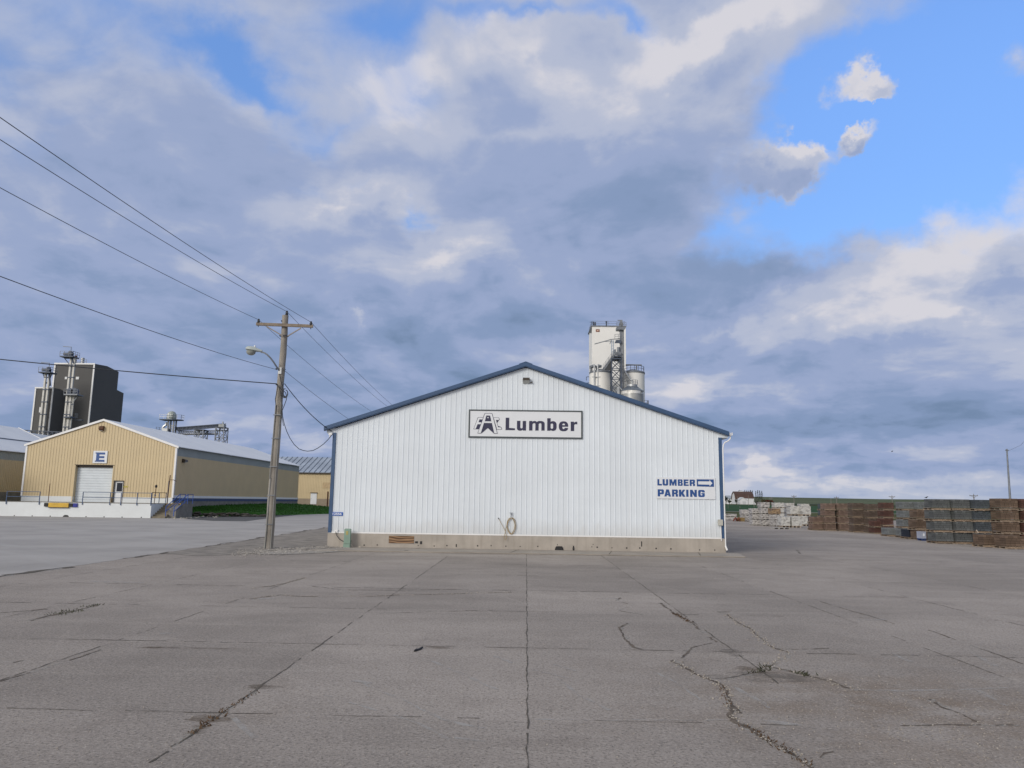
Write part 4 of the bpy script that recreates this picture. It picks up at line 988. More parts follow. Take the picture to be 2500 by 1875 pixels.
def bucket_elevator(label, tops, bot, Y, platform, head_px, head_top, extra=None, tubes=2, spout=None):
    xt, zt1 = P(tops[0], tops[1], Y); xb_, _ = P(bot[0], bot[1], Y)
    o = thing('bucket_elevator', label, 'bucket elevator', (xb_, Y, 0), 'bucket elevators on the charcoal mill')
    for k in range(tubes):
        x = xb_+(k-(tubes-1)/2)*.86; mb = MB(); mb.box(x-.20, x+.20, Y-.2, Y+.2, 0, zt1); mb.build('leg_casing', mat('leg_galv', (.50,.50,.48), .5, metal=.15, var=.15), o)
    mb = MB(); z = 3; x = xb_
    while z < zt1-1: mb.box(x-.72, x+.72, Y-.26, Y+.26, z, z+.22); z += 2.9
    mb.build('casing_clamp', DSTEEL, o)
    w0, w1, pz = platform; xa, za = P(w0, pz, Y); xc, _ = P(w1, pz, Y)
    mb = MB(); mb.box(xa, xc, Y-1.3, Y+1.3, za-.25, za); 
    for x in (xa+.3, xc-.3): mb.bar((x,Y,za-.25),(xb_,Y,za-2.6),.14)
    mb.build('platform', DSTEEL, o)
    mb = MB(); mb.rail([(xa,Y-1.3,za),(xc,Y-1.3,za),(xc,Y+1.3,za)], 1.1, .07, 1.0); mb.build('railing', STEEL, o)
    hx0, hx1 = head_px; ha, hz = P(hx0, head_top, Y); hb, _ = P(hx1, head_top, Y)
    mb = MB(); mb.prism_y([(ha,za),(ha,hz-.5),(ha+.4,hz),(hb-.4,hz),(hb,hz-.5),(hb,za)], Y-.5, Y+.5); mb.box(ha-1.1, ha-.02, Y-.35, Y+.35, za+.35, za+.95); mb.build('head', DSTEEL, o)
    if spout:
        a, b = spout; mb = MB(); pa = P(*a, Y); pb = P(*b, Y); mb.cyl((pa[0],Y-.2,pa[1]),(pb[0],Y-.2,pb[1]),.2); mb.build('spout', DSTEEL, o)
    mb = MB(); mb.tube([((ha+hb)/2,Y,hz-.1),((ha+hb)/2,Y,hz+.95),((ha+hb)/2-2.0,Y,hz+1.1)], .08); mb.build('davit', STEEL, o)
    return o
bucket_elevator('tall twin-tube grain leg rising above the roof of the charcoal mill', (170, 872), (161, 1040), 172.5, (154,186,871), (168.5,178), 857, spout=((176,874),(181,887)))
bucket_elevator('shorter grain leg on the lower charcoal block with its head platform', (114, 909), (102.5, 1040), 172.8, (102,131,909.5), (116,123.5), 896, spout=((121,910),(124,942)))
o = thing('bucket_elevator', 'grain leg with drum heads and four tubes on the front of the charcoal mill', 'bucket elevator', (PX(170,1000,172.6), 172.6, 0), 'bucket elevators on the charcoal mill')
for k, px in enumerate((164.5,168,173,176.5)):
    x = PX(px, 1000, 172.6); zt1 = PZ(px, 966, 172.6); mb = MB(); mb.cyl((x-.25,172.6,0),(x+.1,172.6,zt1),.16,n=8)
    mb.build('leg_casing', mat('leg_galv', (.50,.50,.48), .5, metal=.15, var=.15), o)
mb = MB(); z = 6
while z < zt1: mb.box(PX(162,1000,172.6), PX(178,1000,172.6), 172.38, 172.82, z, z+.22); z += 2.8
mb.build('casing_clamp', DSTEEL, o)
xa, za = P(163, 963, 172.6); xc, _ = P(196, 963, 172.6)
mb = MB(); mb.box(xa, xc, 171.4, 173.9, za-.3, za); mb.bar((xc-.4,172.6,za-.3),(xc-2.2,172.6,za-2.6),.2); mb.build('platform', STEEL, o)
for px in (173, 183):
    x = PX(px, 957, 172.6); mb = MB(); mb.cyl((x,172.1,za+.75),(x,173.1,za+.75),.72,n=18); mb.box(x-.7, x+.7, 172.2, 173, za, za+.75); mb.build('head', DSTEEL, o)
mb = MB(); mb.rail([(xa,171.4,za),(xc,171.4,za)], 1.1, .06, .9); mb.build('railing', STEEL, o)
mb = MB(); xx = PX(160, 1022, 172.6); zz = PZ(160, 1018, 172.6); mb.box(xx, PX(178,1020,172.6), 171.6, 173.6, zz-.25, zz); mb.box(PX(176,1024,172.6), PX(198,1024,172.6), 173.0, 173.6, PZ(180,1024.5,172.6)-.1, PZ(180,1024.5,172.6)+.05); mb.build('landing', DSTEEL, o)
# conveyor bridge in front of the mill
YC = 150.0
xa, za = P(-60, 1042, YC); xb, zb = P(215, 1056, YC)
cv = thing('conveyor_bridge', 'long dark truss conveyor bridge passing in front of the charcoal mill', 'conveyor', ((xa+xb)/2, YC, 0))
def truss(mb, a, b, h, d, n, w):
    a = Vector(a); b = Vector(b); U = Vector((0,0,h)); D = Vector((0,d,0))
    for off in (Vector((0,0,0)), D):
        mb.bar(a+off, b+off, w); mb.bar(a+U+off, b+U+off, w)
        for i in range(n):
            p = a.lerp(b, i/n)+off; q = a.lerp(b, (i+1)/n)+off
            mb.bar(p, p+U, w*.7); mb.bar(p, q+U, w*.6)
    return mb
mb = MB(); truss(mb, (xa,YC,za-1.1), (xb,YC,zb-1.1), .95, 1.2, 26, .12); mb.build('truss', DSTEEL, cv)
mb = MB(); mb.add([(xa,YC+.1,za-1.25),(xb,YC+.1,zb-1.25),(xb,YC+1.1,zb-1.25),(xa,YC+1.1,za-1.25),(xa,YC+.1,za-1.02),(xb,YC+.1,zb-1.02),(xb,YC+1.1,zb-1.02),(xa,YC+1.1,za-1.02)], [(0,3,2,1),(4,5,6,7),(0,1,5,4),(2,3,7,6),(1,2,6,5),(3,0,4,7)]); mb.build('deck', DSTEEL, cv)
for px in (30, 98, 119):
    x = PX(px, 1058, YC+.6); mb = MB(); mb.cyl((x,YC+.6,0),(x,YC+.6,za-1.25),.22); mb.build('support', GALV, cv)
# ---------------------------------------------------------------- distributor tower and conveyors behind the roof
YT = 170.0
def W(px, py, dy=0.0): x, z = P(px, py, YT+dy); return (x, YT+dy, z)
dt = thing('distributor_tower', 'steel distributor tower with domed head and round catwalk behind the roof', 'grain tower', (PX(420,1040,YT), YT, 0))
xd, zd = P(419, 1017, YT)
mb = MB(); mb.lathe([(.95,-.75),(1.05,-.7),(1.05,0),(1.0,.5),(.75,.95),(.35,1.2),(.05,1.25)], (xd,YT,zd), 14); mb.build('dome', mat('pale_green_steel', (.33,.37,.35), .45, metal=.2, var=.15), dt)
for z_ in (.15, -.5): 
    mb = MB(); mb.box(xd-.45, xd-.05, YT-1.1, YT-1.0, zd+z_, zd+z_+.5); mb.build('hatch', DOORW, dt)
xa, za = P(396, 1024, YT); xb, zb = P(445, 1025.5, YT)
mb = MB(); mb.prism_z([(xa,YT-1.4),(xb-1.5,YT-1.6),(xb,YT-.6),(xb,YT+.8),(xa,YT+1.4)], za-.22, za-.02); mb.build('catwalk', DSTEEL, dt)
mb = MB(); mb.rail([(xa,YT-1.4,za),(xb-1.5,YT-1.6,za),(xb,YT-.6,za),(xb,YT+.8,za)], 1.0, .06, .9); mb.build('railing', GALV, dt)
for px in (413.5, 426.5):
    for dy in (-.6, .6):
        mb = MB(); x = PX(px, 1040, YT); mb.bar((x,YT+dy,0),(x,YT+dy,za-.2),.28); mb.build('leg', STEEL, dt)
mb = MB()
for py in (1039, 1044, 1050): a = W(413.5, py); b = W(426.5, py); mb.bar(a, b, .18)
mb.tube([W(407,1031), W(406,1037), W(400,1041), W(397,1046), W(398,1054)], .28); mb.box(PX(400,1040,YT), PX(412,1040,YT), YT-.5, YT+.5, PZ(400,1053,YT), PZ(400,1046,YT))
mb.build('ductwork', GALV, dt)
mb = MB(); mb.rail([W(381,1052), W(396,1055)], .9, .07, .8); mb.rail([W(398,1055), W(421,1059)], 1.0, .07, .8); mb.build('lower_railing', DSTEEL, dt)
mb = MB(); a = W(381,1054.5); b = W(430,1060); mb.bar(a, b, .3); mb.build('lower_walk', DSTEEL, dt)
c2 = thing('conveyor_gallery', 'inclined dark conveyor gallery climbing right from the domed tower', 'conveyor', W(490,1045))
mb = MB(); a = W(428,1050.5); b = W(546,1041); truss(mb, a, b, .62, 1.1, 34, .11); mb.build('truss', DSTEEL, c2)
mb = MB(); a = Vector(W(428,1047.5,.3)); b = Vector(W(546,1038,.3)); mb.bar(a, b, .5, .5); mb.build('belt_casing', mat('gallery_steel', (.10,.12,.16), .5, metal=.2), c2)
mb = MB(); a = W(428,1043.2,-.1); b = W(540,1036.2,-.1); mb.bar(a, b, .09); mb.bar(W(540,1036.5), W(552,1034.5), .12)
for k in range(12):
    t = k/11; p = Vector(a).lerp(Vector(b), t); mb.bar(p-Vector((0,0,.6)), p, .05)
mb.build('railing', DSTEEL, c2)
mb = MB(); x, z = P(543, 1040, YT); mb.box(x-.7, x+.5, YT-.5, YT+.9, z-.4, z+.35); mb.cyl((x+.05,YT,z+.2),(x+.05,YT,z+1.0),.14); mb.build('drive_head', mat('head_grey', (.36,.38,.38), .5, var=.2), c2)
mb = MB(); mb.box(x-1.1, x+.9, YT-.6, YT+1, z-1.1, z-.95); mb.build('landing', DSTEEL, c2)
c3 = thing('conveyor_gallery', 'level pale truss conveyor below the inclined gallery', 'conveyor', W(480,1056))
mb = MB(); truss(mb, W(430,1060,1.5), W(527,1058.6,1.5), .72, 1.0, 22, .10); mb.build('truss', GALV, c3)
mb = MB(); mb.bar(W(430,1060.8,1.9), W(530,1059.6,1.9), .35); mb.build('belt_casing', DSTEEL, c3)
for a_, b_, top, lab in ((474.5,496,1050.5,'shorter square lattice tower under the middle of the conveyors'), (525.5,546,1044.5,'taller square lattice tower under the right end of the conveyors')):
    x0_, x1_ = PX(a_,1070,YT-1), PX(b_,1070,YT-1); zt_ = PZ(a_, top, YT)
    o = thing('lattice_tower', lab, 'tower', ((x0_+x1_)/2, YT, 0), 'lattice towers under the conveyors')
    mb = MB(); mb.lattice(x0_, x1_, YT-1.2, YT+1.2, 0, zt_, 8, .16); mb.build('frame', STEEL, o)
    mb = MB(); mb.box(x0_-.1, x1_+.1, YT-1.3, YT+1.3, zt_+.01, zt_+.12); mb.build('cap_plate', DSTEEL, o)
# ---------------------------------------------------------------- white grain elevator behind the lumber roof
YG = 175.0
def V(px, py, dy=0.0): x, z = P(px, py, YG+dy); return (x, YG+dy, z)
gx0 = PX(1445.3, 850, YG); gx1 = PX(1528, 850, YG); gz = PZ(1486, 797.8, YG)
gt = thing('grain_tower', 'tall white rectangular grain tower rising behind the blue roof edge', 'grain elevator', ((gx0+gx1)/2, YG, 0))
mb = MB(); mb.box(gx0, gx1, YG, YG+8.5, 0, gz); mb.build('tower', SILO, gt)
mb = MB(); mb.box(gx0-.25, gx1+.1, YG-.12, YG+8.6, gz+.005, gz+.28); mb.prism_x([(YG-.1,gz),(YG+.9,gz),(YG+.9,gz-1.4)], gx0-.35, gx0-.01); mb.build('parapet', STEEL, gt)
mb = MB(); mb.rail([(gx0,YG,gz+.28),(gx1-.2,YG,gz+.28)], 1.05, .055, 3.6); mb.rail([(gx0,YG,gz+.28),(gx0,YG+8,gz+.28)], 1.05, .055, 2.5); mb.build('railing', STEEL, gt)
mb = MB(); mb.box(*sorted((PX(1448,795,YG), PX(1451,795,YG))), YG+.4, YG+1, gz+.28, gz+1.3); mb.box(PX(1452,795,YG), PX(1455.5,795,YG), YG+.4, YG+1, gz+.28, gz+1.2); mb.bar(V(1440,786.5), V(1449,786.5), .1); mb.cyl(V(1480.5,797), V(1480.5,785.5), .16); mb.box(PX(1478.5,786,YG), PX(1482.5,786,YG), YG-.2, YG+.2, PZ(1480,787.5,YG), PZ(1480,784,YG)); mb.build('roof_gear', DSTEEL, gt)
xa, za = P(1454.7, 803.8, YG); xb, zb = P(1463.8, 810.3, YG)
mb = MB(); mb.box(xa, xb, YG-.06, YG-.002, zb, za); pl = mb.build('plaque', mat('plaque_brown', (.21,.075,.05), .5, var=.2), gt)
mb = MB(); w_ = xb-xa; hz = (za+zb)/2; mb.prism_y([(xa+w_*.2,hz-.05),(xa+w_*.38,hz+.16),(xa+w_*.6,hz+.13),(xa+w_*.82,hz+.05),(xa+w_*.62,hz-.14),(xa+w_*.4,hz-.15)], YG-.07, YG-.061); mb.build('motif', mat('plaque_pale', (.62,.45,.36), .5), pl)
def silo(label, pxc, pxr, ptop, Y):
    x = PX(pxc, ptop, Y); r = pxr/1850*Y; z = PZ(pxc, ptop, Y)
    o = thing('grain_silo', label, 'silo', (x, Y, 0), 'white round silos by the grain tower')
    mb = MB(); mb.lathe([(r,0),(r,z-.02)], (x,Y,0), 48); mb.build('shell', SILO, o, smooth=True)
    mb = MB(); mb.lathe([(r+.08,0),(r+.10,.02),(r+.10,.32),(r+.05,.4),(.5,1.1)], (x,Y,z-.3), 48); mb.build('rim', STEEL, o)
    return o, x, r, z
so, x, r, z = silo('white round silo left of the lattice leg, below the white tower', 1467, 27.5, 909.5, YG-5)
mb = MB()
for dx in (-1.7, -.9): mb.cyl((x+dx,YG-5-r*.96+.15,4),(x+dx,YG-5-r*.96+.1,z+1.5),.16); 
for k in range(8): mb.box(x-2.2, x-.3, YG-5-r-.0, YG-5-r+.25, z-1.5-k*2, z-1.38-k*2)
mb.build('riser_pipe', GALV, so)
mb = MB()
for px0, px1 in ((1438.5,1446),(1452.5,1461)):
    a, b = PX(px0,898,YG-5), PX(px1,898,YG-5); mb.cyl(((a+b)/2,YG-6.2,z+.1),((a+b)/2,YG-6.2,PZ(1440,898,YG-5)),(b-a)*.42); mb.rings([((a+b)/2,YG-6.2,z+.7),((a+b)/2-.1,YG-6.2,z+1.0),((a+b)/2+.5,YG-6.2,z+1.25),((a+b)/2+1.0,YG-6.2,z+1.2)],[.40,.44,.4,.3],10)
mb.build('dust_duct', STEEL, so)
mb = MB(); 
for k in range(5): mb.tube([(x-r-.15,YG-5,z-1-k*1.4),(x-r-.75,YG-5.3,z-1.1-k*1.4),(x-r-.8,YG-5.3,z-1.9-k*1.4)], .08)
mb.build('ladder_hoop', DSTEEL, so)
so2, x2, r2, z2 = silo('white round silo right of the lattice leg with railing and overhead pipe', 1545, 28.5, 910.5, YG-5)
mb = MB(); ring = [(x2+(r2-.1)*math.cos(q), YG-5+(r2-.1)*math.sin(q), z2+.15) for q in [i*math.pi/9-math.pi*.05 for i in range(-9, 1)]]
mb.rail(ring, 1.15, .075, 1.2); mb.build('railing', STEEL, so2)
mb = MB(); mb.cyl(V(1528,890.8,-6), V(1566.5,891.3,-6), .17); mb.cyl(V(1554,891,-6), V(1554,907,-6), .14); mb.build('overhead_pipe', STEEL, so2)
mb = MB()
for k in range(6): mb.tube([V(1521,912+k*3.6,-8), V(1531,914.5+k*3.6,-8.6), V(1536,913.5+k*3.6,-8)], .07)
mb.build('stair_flight', STEEL, so2)
# lattice leg with head, spouts and stair
YK = YG-9.5
def K(px, py, dy=0.0): x, z = P(px, py, YK+dy); return (x, YK+dy, z)
lg = thing('elevator_tower', 'grey lattice elevator tower with canopy, stair and spouts before the white silos', 'grain elevator', (PX(1505,950,YK), YK, 0))
x0_, x1_ = PX(1492.5,950,YK), PX(1515.5,950,YK); zt_ = PZ(1500, 879, YK)
mb = MB(); mb.lattice(x0_, x1_, YK-1.1, YK+1.2, 2, zt_, 15, .20); mb.build('lattice', DSTEEL, lg)
mb = MB(); mb.box(x0_-.1, x1_+.2, YK-1.3, YK+1.3, zt_+.01, zt_+.22); mb.box(PX(1498,873,YK), PX(1516,873,YK), YK-1.4, YK+.8, PZ(1500,873.5,YK), PZ(1500,871,YK)); mb.build('platform', DSTEEL, lg)
mb = MB(); mb.rail([K(1497,872,-1.4), K(1516,872,-1.4)], 1.05, .08, .8); mb.build('railing', STEEL, lg)
mb = MB(); x, z = K(1509.5, 871)[0], PZ(1509, 871, YK); mb.cyl((x,YK-.5,z),(x,YK-.5,PZ(1509,850,YK)),.24); mb.cyl((x,YK-.5,PZ(1509,862,YK)),(x,YK-.5,PZ(1509,849,YK)),.34); mb.box(x-.9, x+.5, YK-.9, YK-.1, z+.3, z+.95); mb.box(x-1.0, x-.6, YK-.9, YK-.1, z+.9, z+1.5); mb.build('drive_motor', STEEL, lg)
mb = MB()
for px, w_ in ((1516.8, .30), (1522.3, .10)):
    x = PX(px, 880, YK); mb.box(x-w_, x+w_, YK-.3, YK+.3, 2, PZ(px, 805, YK))
x = PX(1516.8, 880, YK); z = 6
while z < PZ(1516, 806, YK): mb.box(x-.36, x+.36, YK-.36, YK+.36, z, z+.15); z += 2.6
mb.build('leg_casing', mat('leg_grey', (.22,.24,.27), .5, metal=.3, var=.15), lg)
xa, za = P(1504.5, 806.5, YK); xb, _ = P(1527.5, 806.5, YK)
mb = MB(); mb.add([(xa,YK-1,za+.6),(xb,YK-1,za+.6),(xb,YK+1,za+.6),(xa,YK+1,za+.6),(xa,YK-1,za),(xb-.5,YK-1,za-.1),(xb-.5,YK+1,za-.1),(xa,YK+1,za)], [(0,1,2,3),(7,6,5,4),(0,4,5,1),(1,5,6,2),(2,6,7,3),(3,7,4,0)]); mb.rail([(xa,YK-1,za+.6),(xb,YK-1,za+.6)], 1.0, .07, .8); mb.build('head_platform', STEEL, lg)
mb = MB(); x = PX(1516.5,795,YK); mb.box(x-.45, x+.45, YK-.4, YK+.4, za+.3, za+1.6); mb.box(x-.27, x+.27, YK-.25, YK+.25, za+1.6, PZ(1516,781.5,YK)); mb.bar((x-.8,YK,PZ(1516,782,YK)),(x+.3,YK,PZ(1516,782,YK)),.16); mb.build('head', STEEL, lg)
mb = MB(); mb.bar(K(1451.5,840), K(1493,828.6), .18); mb.bar(K(1476,833.6), K(1499,835), .1); mb.bar(K(1493,828.6), K(1516,826.5), .16); mb.bar(K(1492.5,829), K(1489,840), .14); mb.build('spout', STEEL, lg)
mb = MB(); mb.add([K(1500,838,-1), K(1516,838,-1), K(1516,829,-1), K(1504,830,-1), K(1500,838,1), K(1516,838,1), K(1516,829,1), K(1504,830,1)], [(0,1,2,3),(7,6,5,4),(0,4,5,1),(1,5,6,2),(2,6,7,3),(3,7,4,0)]); mb.build('canopy', DSTEEL, lg)
mb = MB(); mb.rail([K(1501,826.5,-1), K(1518,826,-1)], .95, .07, .9); mb.build('canopy_railing', STEEL, lg)
mb = MB()
for px in (1493, 1498): mb.bar(K(px,831), K(px,872), .10)
for k in range(11): mb.bar(K(1493,832+k*3.7), K(1498,832+k*3.7), .07)
mb.build('ladder', mat('ladder_blue_grey', (.16,.26,.40), .5), lg)
mb = MB(); a = K(1472,903.5); b = K(1499,866.5); mb.bar(a, b, .42, .5); mb.rail([Vector(a)+Vector((0,-.3,.2)), Vector(b)+Vector((0,-.3,.2))], .9, .06, 1.2)
mb.build('stair', STEEL, lg)
mb = MB(); mb.prism_y([(K(1475,903.5)[0],K(1475,903.5)[2]),(K(1497,875)[0],K(1497,875)[2]),(x0_-.05,K(1492,880)[2]),(x0_-.05,K(1492,905)[2])], YK-.1, YK+.1); mb.build('hopper_side', mat('dark_grey', (.055,.06,.07), .6), lg)  # plain dark grey plate below the stair
mb = MB(); mb.rings([K(1507.5,880), K(1540,928), K(1543.5,931), K(1543.5,939)], [.2,.2,.22,.18], 8); mb.build('down_spout', GALV, lg)
# galvanised hopper bin
YH = YG-16
def Hh_(px, py): return P(px, py, YH)
xc, zc = Hh_(1543.5, 956); r = 27.3/1850*YH
hb = thing('hopper_bin', 'small shiny galvanised bin with conical lid in front of the white silos', 'bin', (xc, YH, 0))
zc_top = Hh_(1543, 944.5)[1]; zcap = Hh_(1543, 939.5)[1]; zband = Hh_(1543, 963.5)[1]
mb = MB(); mb.lathe([(r,0),(r,zband)], (xc,YH,0), 40); mb.build('shell', mat('corrugated_galv', (.36,.37,.37), .4, metal=.5, var=.12, vs=.8), hb, smooth=True)
mb = MB(); mb.lathe([(r+.02,0),(r+.02,zc-zband)], (xc,YH,zband+.001), 40); mb.build('band', mat('bright_galv', (.74,.74,.72), .35, metal=.3, var=.08), hb, smooth=True)
mb = MB(); mb.lathe([(r+.12,0),(r+.12,.05),(12.6/1850*YH,zc_top-zc),(12.6/1850*YH,zc_top-zc+.01)], (xc,YH,zc+.002), 26)
for k in range(26):
    q = 2*math.pi*k/26; mb.bar((xc+(r+.05)*math.cos(q),YH+(r+.05)*math.sin(q),zc+.09),(xc+1.15*math.cos(q),YH+1.15*math.sin(q),zc_top+.04),.07)
mb.build('lid', mat('lid_grey', (.20,.23,.27), .4, metal=.5, var=.15), hb)
mb = MB(); mb.lathe([(12.8/1850*YH,0),(12.8/1850*YH,zcap-zc_top),(.3,zcap-zc_top+.15)], (xc,YH,zc_top), 24); mb.build('collar', GALV, hb, smooth=True)
mb = MB(); ring = [(xc+1.15*math.cos(q), YH+1.15*math.sin(q), zcap) for q in [math.pi+i*math.pi/6 for i in range(7)]]; mb.rail(ring, .95, .06, .6); mb.build('top_railing', GALV, hb)
mb = MB(); xr = xc+r; mb.rail([(xr,YH-1.2,zband-2.4),(xr+.9,YH-.9,zband-2.4),(xr+.9,YH+.9,zband-2.4)], 1.05, .08, .8); mb.box(xr-.1, xr+.95, YH-1.2, YH+1, zband-2.6, zband-2.42); mb.build('side_platform', STEEL, hb)
mb = MB()
for q0 in (-2.22, -.92):
    for k in range(11):
        for j in (0, 1):
            q = q0+k*.036; qa = q0+(k+1)*.036; rr = r+.03; zz = zband+.18+j*.52
            mb.face((xc+rr*math.cos(q),YH+rr*math.sin(q),zz),(xc+rr*math.cos(qa),YH+rr*math.sin(qa),zz),(xc+rr*math.cos(qa),YH+rr*math.sin(qa),zz+.06),(xc+rr*math.cos(q),YH+rr*math.sin(q),zz+.06))
    for k in range(8):
        q = q0+.05+k*.038; qa = q+.02; rr = r+.03; zz = zband+.36
        mb.face((xc+rr*math.cos(q),YH+rr*math.sin(q),zz),(xc+rr*math.cos(qa),YH+rr*math.sin(qa),zz),(xc+rr*math.cos(qa),YH+rr*math.sin(qa),zz+.22),(xc+rr*math.cos(q),YH+rr*math.sin(q),zz+.22))
mb.build('lettering_panel', BLACK, hb)
mb = MB(); mb.box(*sorted((Hh_(1506,950)[0], Hh_(1511.5,950)[0])), YH-.6, YH+.3, zc-2, zc+.9); mb.bar((Hh_(1512,946)[0],YH-.4,Hh_(1512,946)[1]),(Hh_(1520,956)[0],YH-.4,Hh_(1520,956)[1]),.15); mb.build('access_frame', GALV, hb)
# ---------------------------------------------------------------- utility pole, lamp, wires
YP = 32.2; PXB = -10.74; PZT = 10.02
pole = thing('utility_pole', 'weathered wooden utility pole with crossarm and metal conduits beside the white building', 'utility pole', (PXB, YP, 0))
def pole_x(z): return PXB + .13*z/10
mb = MB(); n = 24
pts = []; rad = []
for i in range(n+1):
    z = -.3+(PZT+.3)*i/n; pts.append((pole_x(z)+.012*math.sin(z*1.7), YP+.01*math.sin(z*2.3), z)); rad.append(.185-.055*max(z, 0)/10+.004*math.sin(z*7))
mb.rings(pts, rad, 16); mb.build('pole', WOODPOLE, pole, smooth=True)
xl, zl = P(626, 791, YP-.2); xr, zr = P(764, 796.5, YP-.2)
mb = MB(); mb.bar((xl,YP-.2,zl),(xr,YP-.2,zr),.095,.125); arm = mb.build('crossarm', ARMWOOD, pole)
mb = MB()
for (px, py) in ((651,797),(735,801)):
    a = P(px, py, YP-.26); b = P(690 if px < 690 else 701, 820, YP-.26); mb.bar((a[0],YP-.26,a[1]),(b[0],YP-.2,b[1]),.03,.045)
mb.build('arm_brace', mat('brace_wood', (.27,.24,.21), .8, var=.15), pole)
INS = {}
for nm, px, py in (('l',631,790),('c',700,770),('r',759,796)):
    x, z = P(px, py, YP-.2 if nm != 'c' else YP); y = YP-.2 if nm != 'c' else YP
    mb = MB(); mb.lathe([(.02,-.14),(.02,.02),(.055,.02),(.075,.05),(.045,.08),(.065,.10),(.06,.13),(.04,.155),(.05,.18),(.03,.21)], (x,y,z), 12)
    mb.build('insulator', INSUL, pole, smooth=True); INS[nm] = (x, y, z+.17)
mb = MB()
for dx, z0, z1, r in ((-.10,2.9,6.05,.024),(-.085,0,2.95,.030),(.14,0,6.2,.022)):
    xx = pole_x(3)+dx; mb.cyl((pole_x(z0)+dx,YP-.20 if dx < 0 else YP-.14,z0),(pole_x(z1)+dx*.8,YP-.17 if dx < 0 else YP-.12,z1),r,n=8)
mb.build('conduit', mat('old_conduit', (.26,.26,.25), .6, metal=.2, var=.15), pole, smooth=True)
mb = MB()
for z in (1.0,2.2,3.4,4.6,5.6): mb.box(pole_x(z)-.15, pole_x(z)+.17, YP-.215, YP-.12, z, z+.03)
mb.build('strap', STEEL, pole)
mb = MB()
for z, dx in ((7.62,-.2),(7.6,.16),(6.95,-.16),(6.97,.15),(9.75,-.13)):
    mb = MB(); mb.cyl((pole_x(z),YP-.05,z),(pole_x(z)+dx,YP-.08,z),.022,n=6); mb.cyl((pole_x(z)+dx*.9,YP-.08,z-.03),(pole_x(z)+dx*1.15,YP-.08,z+.03),.03,n=6); mb.build('bolt', DSTEEL, pole)
mb = MB()
mb.rings([(pole_x(8.6)+.19*math.cos(q),YP+.19*math.sin(q),9.10) for q in [i*.5236 for i in range(13)]],[.018]*13,5)
mb.build('pole_band', DSTEEL, pole)
mb = MB()
def q3(px, py, dy=-.25): x, z = P(px, py, YP+dy); return (x, YP+dy, z)
mb.tube([q3(676,937), q3(678,946), q3(675,960), q3(672,975), q3(674,990), q3(674,1004)], .017)
mb.tube([q3(676,937), q3(682,946), q3(690,953), q3(697,958), q3(700,968), q3(699,976), q3(694,990), q3(688,1005), q3(688,1020)], .017)
mb.tube([q3(683,915), q3(687,935), q3(691,950)], .02)
mb.tube([q3(678,938), q3(685,958), q3(690,990), q3(687,1010), q3(692,1040,-.2)], .014)
for k in range(4): mb.tube([q3(697+(5+k)*math.sin(t)-k*.6, 960-(8+k*1.2)*math.cos(t)) for t in [i*.6+.4*k for i in range(10)]], .013)
mb.build('slack_cable', CABLE, pole, smooth=True)
# lamp on its bracket
lp = thing('street_lamp', 'pale cobra-head street lamp on curved arm fixed to the wooden pole', 'street lamp', q3(684,905))
mb = MB(); mb.tube([q3(683.5,907,-.15), q3(677,898,-.3), q3(668,884,-.4), q3(660,873.5,-.46), q3(652,865.5,-.5), q3(645,861,-.5), q3(637,859.5,-.5)], .035, 8); mb.build('arm', STEEL, lp, smooth=True)
mb = MB(); a = q3(684,904,-.16); mb.box(a[0]-.07, a[0]+.07, a[1]-.05, a[1]+.1, a[2]-.16, a[2]+.12); mb.build('bracket', GALV, lp)
mb = MB(); base = Vector(q3(640,859.5,-.5)); tip = Vector(q3(600.5,853.5,-.5)); L = (tip-base)
prof = [(0,.06,.055),(.12,.10,.07),(.35,.17,.115),(.6,.21,.145),(.85,.20,.13),(.97,.13,.08),(1.0,.05,.04)]
vs = []
for t, w, h in prof:
    c = base+L*t+Vector((0,0,.02))
    for j in range(14):
        q = 2*math.pi*j/14; hh = h*math.sin(q); hh = hh*1.15 if hh > 0 else hh*.35
        vs.append(c+Vector((0, w*math.cos(q), hh)))
mb.add(vs, [(i*14+j, i*14+(j+1) % 14, (i+1)*14+(j+1) % 14, (i+1)*14+j) for i in range(len(prof)-1) for j in range(14)] + [tuple(range(13,-1,-1)), tuple(range((len(prof)-1)*14, len(prof)*14))])
mb.build('housing', LAMPG, lp, smooth=True)
c = base+L*.68+Vector((0,0,-.035)); mb = MB(); mb.lathe([(.20,0),(.195,-.05),(.17,-.11),(.11,-.16),(.03,-.18)], c, 18); mb.build('globe', GLASSY, lp, smooth=True)
c = base+L*.47; mb = MB(); mb.lathe([(.04,.13),(.045,.22),(.02,.245)], c, 10); mb.build('photocell', SIGNW, lp)
# the lines
def line(name, label, a, b, sag, r, mat_, n=40, extra=None):
    a = Vector(a); b = Vector(b); pts = [a.lerp(b, i/n)-Vector((0,0,4*sag*(i/n)*(1-i/n))) for i in range(n+1)]
    if extra: pts += extra
    mb = MB(); mb.rings(pts, [r]*len(pts), 5); return tag(mb.build(name, mat_, origin=tuple(a)), label, 'cable', 'overhead lines at the pole')
for nm, word_ in (('l','left end of the crossarm'),('c','pole top'),('r','right end of the crossarm')):
    a = INS[nm]; zb_ = {'l': 9.2, 'c': 9.5, 'r': 9.2}[nm]
    line('power_line', f'overhead wire coming in from the upper left to the {word_}', (a[0]+.0,-26,a[2]-.35), a, {'l':1.07,'c':1.16,'r':.95}[nm], .0092, WIRE)
    line('power_line', f'overhead wire running from the {word_} down behind the white building', a, (a[0]-.1,92,a[2]+.1), 1.15, .0092, WIRE)
nz = (pole_x(7.6)-.2, YP-.08, 7.6)
